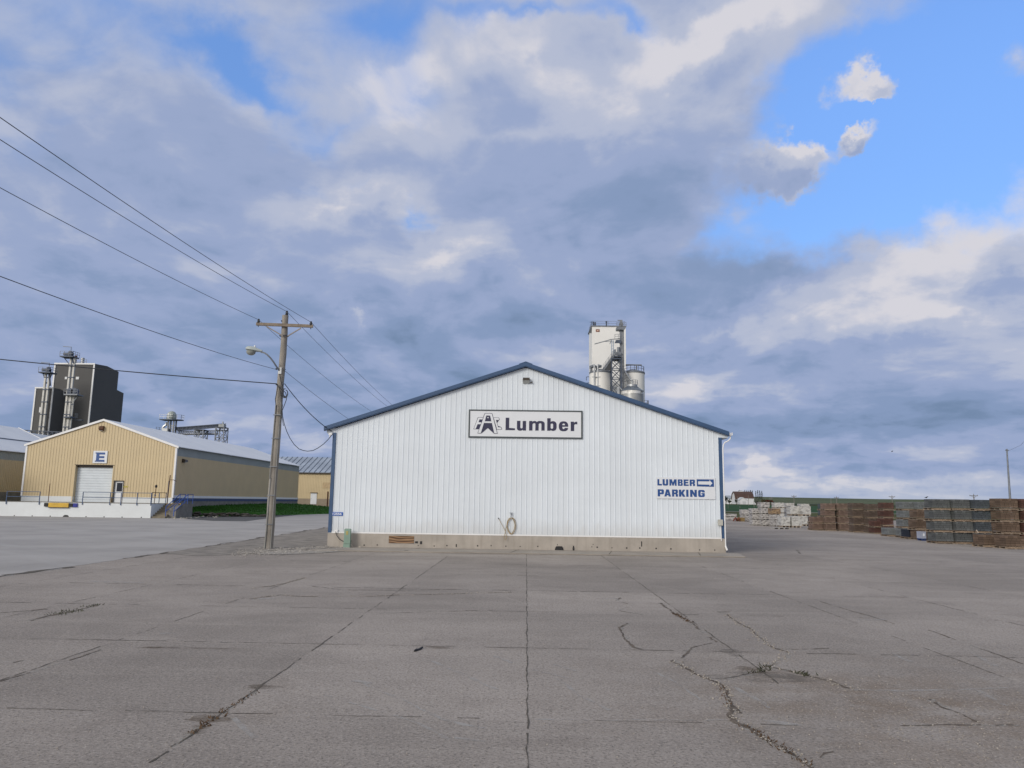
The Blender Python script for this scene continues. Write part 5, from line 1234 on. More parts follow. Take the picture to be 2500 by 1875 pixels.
line('power_line', 'lower overhead wire ending at the lamp bracket on the pole', (-10.9,-26,7.5), nz, 1.25, .010, WIRE)
line('power_line', 'lower overhead wire leaving the pole to the right toward the left roof slope', (pole_x(7.5)+.16,YP-.08,7.55), (-10.6,92,7.9), 1.3, .0092, WIRE)
line('telephone_cable', 'thick dark cable crossing before the charcoal mill to the pole', (-46,26.6,10.15), q3(676,937,-.1), .42, .021, CABLE)
ex, ez = P(811, 1054, YF-.06)
line('service_drop', 'dark service cable slanting from the pole to the left eave of the building', q3(695,937,-.1), (ex, YF-.06, ez), .18, .017, CABLE, 24)
a = Vector(q3(689,1000,-.12)); e = Vector((P(811,1060,YF-.08)[0], YF-.08, P(811,1060,YF-.08)[1]))
pp = [(689,1000),(690,1016),(694,1035),(700,1053),(708,1070),(718,1085),(730,1096),(741,1100),(751,1101.5),(764,1100),(776,1094),(790,1084),(802,1072),(811,1061)]
mb = MB(); mb.rings([(lambda t, q: (q[0], q[1], q[2]))(i, (P(px,py,YP-.12+(YF-YP)*i/13)[0], YP-.12+(YF-YP)*i/13, P(px,py,YP-.12+(YF-YP)*i/13)[1])) for i, (px, py) in enumerate(pp)], [.015]*14, 6)
tag(mb.build('telephone_cable', CABLE, smooth=True), 'slack cable hanging in a deep loop between the pole and the building corner', 'cable', 'overhead lines at the pole')

# ---------------------------------------------------------------- pallets of blocks
def block_mat(name, col, var, rnd):
    m = bpy.data.materials.new(name); m.use_nodes = True; N = NT(m.node_tree); b = m.node_tree.nodes['Principled BSDF']
    geo = N.n('ShaderNodeNewGeometry'); tc = N.n('ShaderNodeTexCoord').outputs['Object']
    k = N.math('MULTIPLY_ADD', geo.outputs['Random Per Island'], 2*var, 1-var)
    oi = N.n('ShaderNodeObjectInfo').outputs['Random']; k = N.math('MULTIPLY', k, N.math('MULTIPLY_ADD', oi, 2*rnd, 1-rnd))
    k = N.math('MULTIPLY', k, N.math('MULTIPLY_ADD', N.noise(tc, 5, 5, .6), .5, .75))
    N.link(N.vmath('SCALE', (*col,), scale=k), b.inputs['Base Color']); b.inputs['Roughness'].default_value = .92; b.inputs['Specular IOR Level'].default_value = .2
    return m
BM = {'light brown': block_mat('brown_block', (.172,.122,.098), .24, .10), 'dark brown': block_mat('dark_brown_block', (.106,.080,.066), .22, .10), 'red-brown': block_mat('red_block', (.092,.049,.041), .2, .08),
      'charcoal': block_mat('charcoal_block', (.058,.058,.066), .15, .1), 'grey': block_mat('grey_block', (.101,.109,.113), .2, .08), 'pale grey': block_mat('pale_grey_block', (.150,.163,.170), .18, .08),
      'tan-brown': block_mat('tan_block', (.134,.096,.072), .22, .08), 'navy': block_mat('navy_block', (.028,.034,.05), .1, .05), 'blue-grey': block_mat('bluegrey_block', (.076,.09,.106), .2, .08)}
PALW = mat('pallet_wood', (.25,.19,.14), .85, var=.25, vs=4, rnd=.25)
PALW2 = mat('pallet_wood_pale', (.40,.34,.28), .85, var=.2, vs=4, rnd=.2)
LW, LD, LH, PH = 1.2, 1.05, .54, .155
def load_mesh(seed):
    r_ = random.Random(seed); mb = MB(); nc = 4; h = LH/nc
    for c in range(nc):
        for row in range(2):
            y0 = -LD+row*LD/2; x = 0; first = True
            while x < LW-1e-3:
                w = r_.choice((.30,.40,.30)) if not (first and c % 2) else r_.choice((.2,.3)); first = False
                if x+w > LW-.12: w = LW-x
                j = r_.uniform(-.008,.008)
                mb.box(x+.010+.02, x+w-.010+.02, y0+.006+j, y0+LD/2-.006+j, PH+c*h+.005, PH+(c+1)*h-.005); x += w
    mb.v = [Vector((.045+v.x*(LW-.09)/LW, .04+(v.y+LD)*(LD-.08)/LD, v.z)) for v in mb.v]
    return mb
PROTO = {}
for i, k in enumerate(BM):
    o = thing('block_pallet', 'x', 'pallet', (0, 0, -50), 'pallets of paving blocks'); ORG[o.name] = Vector((0, 0, 0))
    load_mesh(40+i).build('blocks', BM[k], o)
    mb = MB()
    for y in (.03, LD/2-.02, LD-.07): mb.box(0, LW, y, y+.04, .024, .110)
    p = mb.build('pallet', PALW, o); ORG[p.name] = Vector((0, 0, 0))
    mb = MB()
    for i2 in range(7): x = i2*(LW-.11)/6; mb.box(x, x+.11, -.01, LD+.01, .1115, .133)
    mb.build('deck', PALW, p)
    mb = MB()
    for i2 in range(3): x = i2*(LW-.11)/2; mb.box(x, x+.11, 0, LD, .002, .0225)
    mb.build('deck', PALW2, p)
    PROTO[k] = o
USED = {}
def put(proto, loc, sc, label, rot=0.0):
    if not USED.get(proto.name):
        USED[proto.name] = True; proto.location = loc; proto.scale = sc; proto.rotation_euler = (0, 0, rot); proto['label'] = label; return proto
    return copy_tree(proto, loc, rot, sc, label)
TIER = {1: ['single'], 2: ['lower', 'upper'], 3: ['lowest', 'middle', 'topmost'], 4: ['lowest', 'second lowest', 'second highest', 'topmost']}
COLS = [
 ('light brown', 1983, 2011, 1295.0, 1262, 2, 'in the two-high column left of the tall ones'),
 ('charcoal', 1981, 2004, 1293.2, 1261, 2, 'behind the two-high light brown column'),
 ('light brown', 2015, 2043.5, 1296.0, 1229, 4, 'in the leftmost tall paver column'),
 ('blue-grey', 2008, 2032, 1294.0, 1230, 4, 'behind the leftmost tall paver column'),
 ('light brown', 2047.5, 2076, 1296.6, 1229, 4, 'in the tall column left of the dark one'),
 ('dark brown', 2083.5, 2115, 1300.0, 1228, 4, 'in the dark column beside the light brown ones'),
 ('dark brown', 2120, 2149.5, 1301.5, 1230.5, 4, 'in the dark column beside the red-brown one'),
 ('red-brown', 2134, 2157, 1303.6, 1272, 2, 'in the two-high red-brown column'),
 ('red-brown', 2158.5, 2186, 1304.5, 1227, 4, 'in the tall red-brown column'),
 ('pale grey', 2165, 2202, 1310.0, 1288.7, 1, 'standing low before the tall red-brown column'),
 ('pale grey', 2206, 2240, 1311.5, 1225, 4, 'in the tall column right of the red-brown one'),
 ('pale grey', 2243, 2276, 1312.8, 1225.5, 4, 'in the column behind the tan-brown pallets'),
 ('pale grey', 2204.5, 2232, 1313.6, 1292, 1, 'squeezed between the low pallet and the navy one'),
 ('navy', 2221, 2258, 1316.6, 1293, 1, 'beside the white-papered bundle'),
 ('tan-brown', 2261-22, 2261+12, 1318.6, 1245, 3, 'in the column behind the white-papered bundle'),
 ('grey', 2283, 2331, 1327.3, 1218.5, 4, 'in the big grey column beside the white-papered bundle'),
 ('grey', 2334.5, 2381, 1328.6, 1219, 4, 'in the middle big grey column'),
 ('blue-grey', 2384, 2430, 1330.0, 1220, 4, 'in the last grey column from the left'),
 ('tan-brown', 2400, 2451, 1336.6, 1306, 1, 'on the ground before the last grey column'),
 ('tan-brown', 2448, 2497, 1333.4, 1217, 4, 'in the tall column at the right edge'),
 ('tan-brown', 2453.5, 2505, 1340.4, 1308.5, 1, 'on the ground before the tall right-edge column'),
 ('red-brown', 2501, 2550, 1334.6, 1218, 4, 'cut off by the right edge of the picture'),
]
rr = random.Random(9)
for colr, pl_, pr_, yb, yt, nt, where in COLS:
    x, y = G(pl_, yb); xr_ = P(pr_, yb, y)[0]; w = max(.9, xr_-x); H_ = P(pl_, yt, y)[1]; th = H_/nt
    for t in range(nt):
        lab = f'{TIER[nt][t]} pallet of {colr} blocks {where}'
        put(PROTO[colr], (x+rr.uniform(-.05,.05), y+rr.uniform(-.06,.06), t*th+.004), (w/LW*.97, 1.05, th/(LH+PH)), lab, rr.uniform(-.035,.035))
# papered bundle
x, y = G(2251, 1320.5); w = P(2262, 1320, y)[0]-x; z1 = P(2240, 1297.5, y)[1]
cb = thing('covered_bundle', 'pale blue-white sheeted bundle with a torn white paper, on a blue pallet', 'bundle', (x, y, 0))
mb = MB(); mb.box(x, x+w, y, y+.62, .15, z1); mb.build('sheet', mat('pale_sheet', (.33,.36,.45), .6, var=.08), cb)
mb = MB(); mb.box(x+.02, x+w-.02, y+.04, y+.1, .0, .1); mb.box(x, x+w, y, y+.62, .1, .148); mb.box(x+.02, x+w-.02, y+.5, y+.58, 0, .1); mb.build('pallet', mat('blue_pallet', (.03,.06,.18), .7, var=.2), cb)
xa, za = P(2253.5, 1303, y-.01); mb = MB(); mb.prism_y([(xa,za-.02),(xa+.03,za+.03),(xa+.1,za-.0),(xa+.11,za-.12),(xa+.05,za-.16),(xa-.02,za-.13)], y-.012, y-.004); mb.build('paper', SIGNW, cb)
# loose board leaning out of the grey stack
a = Vector((P(2383, 1294, 44.6)[0], 44.6, P(2383, 1294, 44.6)[1])); b = Vector((P(2389, 1301, 44.6)[0], 44.6, P(2389, 1301, 44.6)[1]))
mb = MB(); mb.bar(a, b, .03, .06); tag(mb.build('loose_board', PALW2), 'short pale broken board sticking out between grey pallet columns', 'board')
# wrapped bundles
def wrap_mat(name, col, dark):
    m = bpy.data.materials.new(name); m.use_nodes = True; N = NT(m.node_tree); b = m.node_tree.nodes['Principled BSDF']
    tc = N.n('ShaderNodeTexCoord').outputs['Object']; oi = N.n('ShaderNodeObjectInfo').outputs['Random']
    s = N.sep(N.vmath('ADD', tc, N.comb(N.math('MULTIPLY', oi, 17.0), 0, N.math('MULTIPLY', oi, 9.0))))
    v = N.comb(N.math('MULTIPLY', s[0], 2.2), s[1], N.math('MULTIPLY', s[2], 7.0))
    n = N.noise(v, 1.0, 6, .65, .8)
    c = N.mix(N.smooth(n, .47, .62), (*col, 1), (*dark, 1))
    N.link(c, b.inputs['Base Color']); b.inputs['Roughness'].default_value = .45
    bp = N.n('ShaderNodeBump'); bp.inputs['Strength'].default_value = .7; bp.inputs['Distance'].default_value = .05; N.link(n, bp.inputs['Height']); N.link(bp.outputs[0], b.inputs['Normal'])
    return m
WRAP = wrap_mat('white_wrap', (.44,.43,.42), (.13,.12,.12)); WRAP2 = wrap_mat('clean_wrap', (.50,.50,.48), (.27,.265,.255)); NET = wrap_mat('netted_stone', (.30,.21,.12), (.09,.055,.045))
def bundle_proto(m, cat, name, wood):
    o = thing(name, 'x', cat, (0, 0, -60), 'wrapped bundles left of the pavers'); ORG[o.name] = Vector((0, 0, 0))
    mb = MB(); nx, nz, r_ = 8, 6, random.Random(len(name)+ord(cat[0]))
    w, d, h, b0 = 1.2, 1.1, .62, .12
    vs = []; fs = []
    def grid(f, nu, nv):
        k = len(vs)
        for j in range(nv+1):
            for i in range(nu+1): vs.append(f(i/nu, j/nv))
        for j in range(nv):
            for i in range(nu): fs.append((k+j*(nu+1)+i, k+j*(nu+1)+i+1, k+(j+1)*(nu+1)+i+1, k+(j+1)*(nu+1)+i))
    wob = lambda u, v, s: .02*math.sin(9*u+s)*math.sin(7*v+2*s)
    grid(lambda u, v: (w*u, 0+wob(u,v,1)*(u*(1-u)*4), b0+h*v), nx, nz); grid(lambda u, v: (w*u, d, b0+h*v), 2, 2)
    grid(lambda u, v: (0+wob(u,v,2)*(u*(1-u)*4), d*u, b0+h*v), nx, nz); grid(lambda u, v: (w, d*u, b0+h*v), 2, 2); grid(lambda u, v: (w*u, d*v, b0+h+wob(u,v,3)*(u*(1-u)*v*(1-v)*16)), nx, nx)
    mb.add(vs, fs); mb.build('wrapped_load', m, o)
    mb = MB()
    for x in (.08, .52, 1.0): mb.box(x, x+.1, .02, d-.02, .0, b0-.03)
    mb.box(0, w, 0, d, b0-.028, b0-.004)
    mb.build('pallet', wood, o)
    return o
BP = {'speckled': bundle_proto(WRAP, 'bundle', 'wrapped_bundle', FENCEW), 'clean': bundle_proto(WRAP2, 'bundle', 'wrapped_bundle', PALW2), 'net': bundle_proto(NET, 'bundle', 'netted_bundle', PALW)}
BCOLS = [
 ('speckled', 1812, 1833, 1273.0, 1244, 2, 'small white-wrapped bundle at the left of the wrapped stacks'),
 ('speckled', 1837, 1858, 1282.5, 1241, 3, 'speckled white bundle in the three-high front stack'),
 ('speckled', 1860, 1883, 1283.5, 1226, 4, 'speckled white bundle in the four-high front stack'),
 ('speckled', 1888, 1907, 1285.0, 1256, 2, 'speckled bundle under the brown netted stone'),
 ('clean', 1908, 1931.5, 1287.5, 1261, 1, 'big clean white bundle in the front row beside the netted stone'),
 ('clean', 1934, 1959, 1288.0, 1261, 1, 'big clean white bundle in the front row nearest the paver pallets'),
 ('clean', 1931, 1956, 1283.0, 1235, 2, 'clean white bundle in the left big two-high stack'),
 ('clean', 1958, 1983, 1283.8, 1235, 2, 'clean white bundle in the right big two-high stack'),
 ('clean', 1893, 1917, 1279.0, 1227, 4, 'far white bundle behind the netted stone'),
 ('clean', 1921, 1942, 1278.5, 1228, 4, 'far white bundle behind the left big two-high stack'),
 ('clean', 1958, 1980, 1279.2, 1230, 4, 'far white bundle behind the right big two-high stack'),
]
for k, pl_, pr_, yb, yt, nt, what in BCOLS:
    x, y = G(pl_, yb); w = P(pr_, yb, y)[0]-x; th = P(pl_, yt, y)[1]/nt
    for t in range(nt):
        lab = what if nt == 1 else f'{TIER[nt][t]} {what}'
        put(BP[k], (x, y+rr.uniform(-.05,.05), t*th+.004), (w/1.2*.93, 1.1, th/.75), lab, rr.uniform(-.02,.02))
x, y = G(1888, 1285); w = P(1907, 1285, y)[0]-x; th = P(1888, 1256, y)[1]
put(BP['net'], (x-.1, y, th), (w/1.2*1.15, 1.1, (P(1888,1241,y)[1]-th)/.75), 'brown netted stone bundle on two speckled white bundles', .0)
# low lumber at the left and the flat timbers in front
x, y = G(1766, 1270)
for k, (dx, z0, w, h) in enumerate(((0,0,2.1,.42),(.15,.46,1.7,.40))):
    o = thing('lumber_stack', ('lower' if k == 0 else 'upper')+' low white-topped lumber stack beside the building corner', 'lumber', (x+dx, y, z0), 'low lumber by the corner')
    mb = MB()
    for i in range(4): mb.box(x+dx, x+dx+w, y+i*.3, y+i*.3+.29, z0+.08, z0+h)
    mb.build('boards', WRAP, o)
    mb = MB()
    for i in range(3): mb.box(x+dx+.2+i*(w-.5)/2, x+dx+.3+i*(w-.5)/2, y, y+1.2, z0, z0+.078)
    mb.build('dunnage', PALW, o)
x, y = G(1791, 1273); mb = MB()
for i in range(9):
    xx = x+.1*i; mb.cyl((xx,y+.1*(i % 3),.12+.1*(i % 4)),(xx+.5,y+1.5,.14+.1*((i+1) % 4)),.09,n=8)
tag(mb.build('pipe_bundle', mat('rust_red', (.16,.045,.03), .8, var=.3, vs=3)), 'low heap of rust-red pipes left of the wrapped bundles', 'pipes')
x, y = G(1801, 1273); mb = MB()
for i in range(5): mb.box(x+.02*i, x+.9, y+i*.2, y+i*.2+.18, 0, .5-.05*i)
tag(mb.build('timber_pile', mat('old_timber', (.19,.13,.055), .9, var=.3, vs=3)), 'small pile of brown timber left of the wrapped bundles', 'lumber')
x, y = G(1888, 1291.5); x2 = P(1929, 1291, y)[0]
o = thing('flat_pallet', 'empty weathered grey pallet lying flat before the white wrapped bundles', 'pallet', (x, y, 0))
mb = MB()
for i in range(8): mb.box(x, x2, y+i*.13, y+i*.13+.11, .10, .125)
mb.build('deck', FENCEW, o)
mb = MB()
for i in range(4): mb.box(x+i*(x2-x-.1)/3, x+.1+i*(x2-x-.1)/3, y, y+1.02, .0, .098)
mb.build('stringer', FENCEW, o)
# bird on the grey stack and one in the air
def bird(label, p, s, fly):
    o = thing('bird', label, 'bird', p); p = Vector(p); mb = MB()
    mb.rings([p+Vector((-.16*s,0,.02*s)), p+Vector((-.08*s,0,.03*s)), p+Vector((0,0,.05*s)), p+Vector((.08*s,0,.09*s)), p+Vector((.12*s,0,.12*s)), p+Vector((.17*s,0,.13*s)), p+Vector((.2*s,0,.125*s))], [.012*s,.03*s,.055*s,.05*s,.03*s,.034*s,.006*s], 8)
    if not fly: mb.cyl(p+Vector((.0,.015*s,.0)), p+Vector((.0,.015*s,-.05*s)), .006*s, n=5); mb.cyl(p+Vector((.0,-.015*s,.0)), p+Vector((.0,-.015*s,-.05*s)), .006*s, n=5)
    mb.build('body', BLACK, o)
    for sg_ in ((-1, 1) if fly else (1,)):
        mb = MB()
        if fly: a = p+Vector((.05*s,0,.07*s)); mb.add([a, a+Vector((-.12*s,0,0)), a+Vector((-.1*s,.32*s*sg_,.1*s)), a+Vector((0,.28*s*sg_,.1*s)), a+Vector((0,0,.02*s)), a+Vector((-.12*s,0,.015*s)), a+Vector((-.1*s,.32*s*sg_,.11*s)), a+Vector((0,.28*s*sg_,.115*s))], [(0,1,2,3),(7,6,5,4),(0,4,5,1),(1,5,6,2),(2,6,7,3),(3,7,4,0)])
        else: mb.rings([p+Vector((-.15*s,.05*s,.04*s)), p+Vector((-.02*s,.058*s,.06*s)), p+Vector((.06*s,.05*s,.08*s))], [.006*s,.02*s,.012*s], 6)
        mb.build('wing', BLACK, o)
x, z = P(2261.5, 1217, 46.6); bird('small dark bird perched on the left top edge of the grey pallets', (x, 46.6, z+.03), .62, False)
x, z = P(2178, 1103, 60); bird('tiny dark bird flying high over the paver pallets', (x, 60, z), .45, True)

# ---------------------------------------------------------------- far poles, mast, farm
x, z1 = P(2458, 1096, 120); xb_, _ = P(2466, 1217, 120)
o = thing('light_mast', 'tall thin grey mast standing behind the right-hand pallets', 'mast', (xb_, 120, 0))
mb = MB(); mb.rings([(xb_+.05,120,0),(xb_,120,4),(x,120,z1)], [.20,.16,.10], 10); mb.build('pole', STEEL, o, smooth=True)
mb = MB(); mb.cyl((x-.2,120,z1-.2),(x+.2,120,z1-.2),.1); mb.build('cap', STEEL, o)
mb = MB(); b_ = P(2506, 1070, 118); mb.tube([(x,120,z1-.4),(x+2,119.6,z1+.6),(b_[0],118,b_[1])], .02, 4); mb.build('stay_wire', WIRE, o)
FARP = mat('far_pole_wood', (.19,.18,.17), .9, var=.15)
def far_pole(px, pyt, Y, arm_w, lab, arms=True):
    x, z = P(px, pyt, Y); o = thing('utility_pole', lab, 'utility pole', (x, Y, zt(x, Y)), 'far utility poles along the field')
    mb = MB(); mb.rings([(x,Y,zt(x,Y)-.5),(x,Y,z)], [.26,.17], 8); mb.build('pole', FARP, o)
    if arms:
        mb = MB(); mb.bar((x-arm_w,Y,z-.5),(x+arm_w,Y,z-.5),.26); 
        for dx in (-arm_w+.1, 0, arm_w-.1): mb.cyl((x+dx,Y,z-.4 if dx else z),(x+dx,Y,z-.05 if dx else z+.35),.09,n=6)
        mb.build('crossarm', FARP, o)
        mb = MB(); mb.bar((x-arm_w*.6,Y-.1,z-.55),(x,Y-.1,z-1.5),.1); mb.bar((x+arm_w*.6,Y-.1,z-.55),(x,Y-.1,z-1.5),.1); mb.build('arm_brace', FARP, o)
far_pole(1882.5, 1214.5, 560, 1.5, 'far utility pole over the speckled white bundles, nearest the farm trees')
far_pole(1938, 1209.5, 450, 1.5, 'far utility pole rising over the big clean white bundles')
far_pole(2028.5, 1216.5, 470, 1.5, 'far bare post without crossarm over the light brown pavers', False)
far_pole(2042, 1213, 430, 1.3, 'far utility pole with crossarm over the light brown pavers')
far_pole(2177.5, 1210.5, 410, 1.6, 'far utility pole over the tall red-brown column')
far_pole(2377, 1207.5, 330, 1.7, 'far utility pole over the big grey columns')
BARNR = mat('barn_roof', (.075,.042,.034), .8, var=.15, vs=.2); BARNW = mat('barn_white', (.66,.68,.71), .7, var=.05, vs=.3)
YBn = 600.0
def F(px, py, Y=YBn): x, z = P(px, py, Y); return x, z
x0, ze = F(1796.6, 1217.3); x1, _ = F(1840, 1217.3); _, zr3 = F(1790, 1200.2, YBn+6); zg = zt(x0, YBn)-.3
barn = thing('barn', 'white farm barn with big brown gambrel roof on the far rise', 'barn', ((x0+x1)/2, YBn, zg))
D = 12.0; pr = [(YBn,zg),(YBn+D,zg),(YBn+D,ze),(YBn+D-2.2,ze+(zr3-ze)*.62),(YBn+D/2,zr3-.1),(YBn+2.2,ze+(zr3-ze)*.62),(YBn,ze)]
mb = MB(); mb.prism_x(pr, x0, x1); mb.build('wall', BARNW, barn)
mb = MB(); o_ = .3; up = [(YBn-.5,ze-.5),(YBn+1.9,ze+(zr3-ze)*.62+.15),(YBn+D/2,zr3+.15),(YBn+D-1.9,ze+(zr3-ze)*.62+.15),(YBn+D+.5,ze-.5)]; dn = [(YBn+D+.2,ze-.6),(YBn+D-2.1,ze+(zr3-ze)*.62-.0),(YBn+D/2,zr3-.05),(YBn+2.1,ze+(zr3-ze)*.62-.0),(YBn-.2,ze-.6)]
mb.prism_x(up+dn, x0-.6, x1+.4); br_ = mb.build('roof', BARNR, barn)
mb = MB(); xx, _ = F(1812, 1202); mb.box(xx-.8, xx+2.0, YBn+D/2-.8, YBn+D/2+.8, zr3, zr3+.35); mb.build('vent', BARNW, br_)
x0, ze = F(1805, 1221, 588); xm, za = F(1813.5, 1214.2, 588); x1_, _ = F(1824, 1221, 588); zg = zt(x0, 588)-.5
sh = thing('farm_shed', 'white gabled farm shed with long wing before the brown-roofed barn', 'shed', (x0, 588, zg))
mb = MB(); mb.prism_y([(x0,zg),(x1_,zg),(x1_,ze),(xm,za),(x0,ze)], 588, 596); x2, zw = F(1841, 1217.5, 588); mb.box(x1_+.01, x2, 588.3, 596, zg, zw); x3, zw2 = F(1846, 1225, 588); mb.box(x2+.01, x3, 588.6, 594, zg, zw2); mb.build('wall', BARNW, sh)
mb = MB(); mb.prism_y([(x0-.3,ze),(xm,za+.12),(x1_+.3,ze),(x1_+.3,ze-.18),(xm,za-.1),(x0-.3,ze-.18)], 587.7, 596.3); mb.box(x1_+.31, x2+.2, 588.1, 596.2, zw+.005, zw+.15); mb.build('roof', mat('shed_roof', (.50,.53,.56), .6), sh)
xa, za2 = F(1813, 1224, 588); xb_, _ = F(1821, 1224, 588); mb = MB(); mb.box(xa, xb_, 587.93, 587.99, zg+.3, za2); mb.build('door', mat('shed_door', (.5,.52,.55), .6), sh)
x0, ze = F(1763, 1216, 640); x1, _ = F(1786, 1216, 640); _, zr4 = F(1763, 1209.5, 644); zg = zt(x0, 640)-.5
hsx = thing('farmhouse', 'pale farmhouse with light roof half hidden by dark trees at the corner', 'house', (x0, 640, zg))
mb = MB(); mb.prism_x([(640,zg),(648,zg),(648,ze),(644,zr4-.1),(640,ze)], x0, x1); mb.build('wall', BARNW, hsx)
mb = MB(); mb.prism_x([(639.5,ze-.2),(644,zr4),(648.5,ze-.2),(648.5,ze-.35),(644,zr4-.18),(639.5,ze-.35)], x0-.4, x1+.4); mb.build('roof', mat('house_roof', (.30,.34,.38), .6), hsx)
for i, px in enumerate((1768.5, 1775, 1781.5)):
    xa, za = F(px, 1219, 640); mb = MB(); mb.box(xa-.4, xa+.4, 639.93, 639.99, za-.6, za+.6); mb.build('window', GLASSD, hsx)
# trees
LEAFD = mat('conifer_leaf', (.016,.028,.020), .9, var=.4, vs=.6, spec=.2); LEAFB = mat('broadleaf', (.022,.035,.018), .9, var=.45, vs=.5, spec=.2); BARK = mat('bark', (.05,.04,.03), .9, var=.2)
BRUSH = mat('red_brush', (.095,.032,.024), .95, var=.45, vs=.4, spec=.1); BRUSHG = mat('olive_brush', (.07,.062,.032), .95, var=.4, vs=.4, spec=.1)
def conifer(label, px, pyt, pyb, Y, wpx, seed):
    r_ = random.Random(seed); x, z1 = P(px, pyt, Y); z0 = P(px, pyb, Y)[1]; w = wpx/1850*Y; H = z1-z0
    o = thing('conifer_tree', label, 'tree', (x, Y, z0), 'dark conifers by the barn')
    mb = MB(); mb.rings([(x,Y,z0-1),(x,Y,z1-H*.05)], [.22,.04], 6); mb.build('trunk', BARK, o)
    mb = MB()
    for k in range(230):
        t = r_.random()**.8; q = r_.random()*6.283; rad = w*.5*(1-t)**.75*(.35+.75*r_.random())*(1+.25*math.sin(q*2+seed)); z = z0+H*(.06+.94*t)
        c = Vector((x+rad*math.cos(q), Y+rad*math.sin(q), z-.1*H*rad/max(w, .1))); s = .30+.32*r_.random()
        d1 = Vector((r_.uniform(-1,1), r_.uniform(-1,1), r_.uniform(-.3,.6))).normalized()*s; d2 = Vector((r_.uniform(-1,1), r_.uniform(-1,1), r_.uniform(-1,.2))).normalized()*s*.8
        mb.face(c, c+d1, c+d2)
    mb.build('crown', LEAFD, o)
for i, px in enumerate((1804.5, 1809.3, 1813.5, 1818.3, 1823, 1827.5, 1832, 1836.6)):
    conifer('dark conifer tip showing over the brown barn roof' if False else f'conifer tip {("first","second","third","fourth","fifth","sixth","seventh","eighth")[i]} from left above the brown barn roof', px, 1196.5+(i*37 % 3)*.8, 1222, 660, 5.0, i+1)
for i, (px, pt, w_) in enumerate(((1845,1198.8,5),(1849.8,1196.7,6),(1854.6,1197.6,7),(1859.6,1199,7.5))):
    conifer(f'{("slim","tall","bushy","wide")[i]} dark conifer, {("first","second","third","last")[i]} of the row right of the barn', px, pt, 1222.5, 640, w_, 30+i)
def broad(label, px, pyt, pyb, Y, wpx, seed, leaf, cat='tree', name='broadleaf_tree', n_=420, grp=None):
    r_ = random.Random(seed); x, z1 = P(px, pyt, Y); z0 = P(px, pyb, Y)[1]; w = wpx/1850*Y; H = z1-z0
    o = thing(name, label, cat, (x, Y, z0), grp)
    mb = MB(); mb.rings([(x,Y,z0-1.2),(x+.1,Y,z0+H*.6)], [.25,.1], 6)
    for k in range(4): q = k*1.6; mb.rings([(x,Y,z0+H*.25),(x+w*.25*math.cos(q),Y+w*.25*math.sin(q),z0+H*.7)], [.12,.04], 5)
    mb.build('trunk', BARK, o)
    mb = MB(); cl = [(r_.uniform(-.36,.36)*w, r_.uniform(-.3,.3)*w, r_.uniform(.25,.85)*H, r_.uniform(.16,.28)) for _ in range(9)]
    for k in range(n_):
        cx, cy, cz, cr = r_.choice(cl); v = Vector((r_.gauss(0,1), r_.gauss(0,1), r_.gauss(0,1))).normalized()*r_.random()**.4
        c = Vector((x+cx+v.x*cr*w, Y+cy+v.y*cr*w, z0+min(H, max(0, cz+v.z*cr*min(H, w))))); s = .28+.3*r_.random()
        d1 = Vector((r_.uniform(-1,1), r_.uniform(-1,1), r_.uniform(-1,1))).normalized()*s; d2 = Vector((r_.uniform(-1,1), r_.uniform(-1,1), r_.uniform(-1,1))).normalized()*s
        mb.face(c, c+d1, c+d2)
    mb.build('crown', leaf, o)
broad('dark rounded tree in front of the pale farmhouse', 1772, 1211, 1227.5, 590, 10, 3, LEAFB)
broad('low dark bush right of the rounded farmhouse tree', 1780.5, 1220, 1231, 580, 8.5, 4, LEAFB, 'bush', 'bush')
broad('dark bush between the white shed and the conifers', 1848, 1219, 1232, 570, 9, 8, LEAFB, 'bush', 'bush')
broad('dark bush at the left wall of the brown-roofed barn', 1797.5, 1219, 1228, 585, 7, 9, LEAFB, 'bush', 'bush')
broad('olive brush mound right of the conifers', 1866, 1219.5, 1228, 560, 18, 5, BRUSHG, 'bush', 'bush', 500)
broad('red-brown brush right of the olive mound', 1880, 1219.8, 1228, 555, 18, 6, BRUSH, 'bush', 'bush', 500)
for px, pt, pb, Y, lab in ((1806.5,1236,1244,330,'short pale field post left of the white wrapped bundles'), (1800.5,1212,1230,500,'thin grey pole before the brown-roofed barn'), (1827,1208,1232,480,'tall thin pole before the white shed'), (1840.5,1222,1240,360,'brown post right of the white shed'), (1845.8,1217,1237,400,'grey pole before the conifers')):
    x, z1 = P(px, pt, Y); mb = MB(); mb.rings([(x,Y,zt(x,Y)-.3),(x,Y,z1)], [.13,.1], 6); tag(mb.build('field_post', FARP), lab, 'post')
x, z = P(1777.5, 1229, 300); o = thing('mailbox_post', 'small white marker on a post in the green verge by the corner', 'marker', (x, 300, zt(x,300)))
mb = MB(); mb.box(x-.05, x+.05, 300, 300.1, zt(x,300)-.2, z-.3); mb.build('post', FARP, o)
mb = MB(); mb.box(x-.22, x+.22, 299.9, 300.2, z-.3, z+.35); mb.build('panel', SIGNW, o)
land('verge', 15, 130, 123, 215, SEED, .03); land('crop_field', 20, 200, 222, 520, CROP, .05)
land('field_track', 30, 120, 214, 224, TRACK, .06, 6)
land('crop_field', 215, 620, 620, 800, HILLD, .3); land('crop_field', 100, 1600, 820, 1500, HILLC, .4, 24)
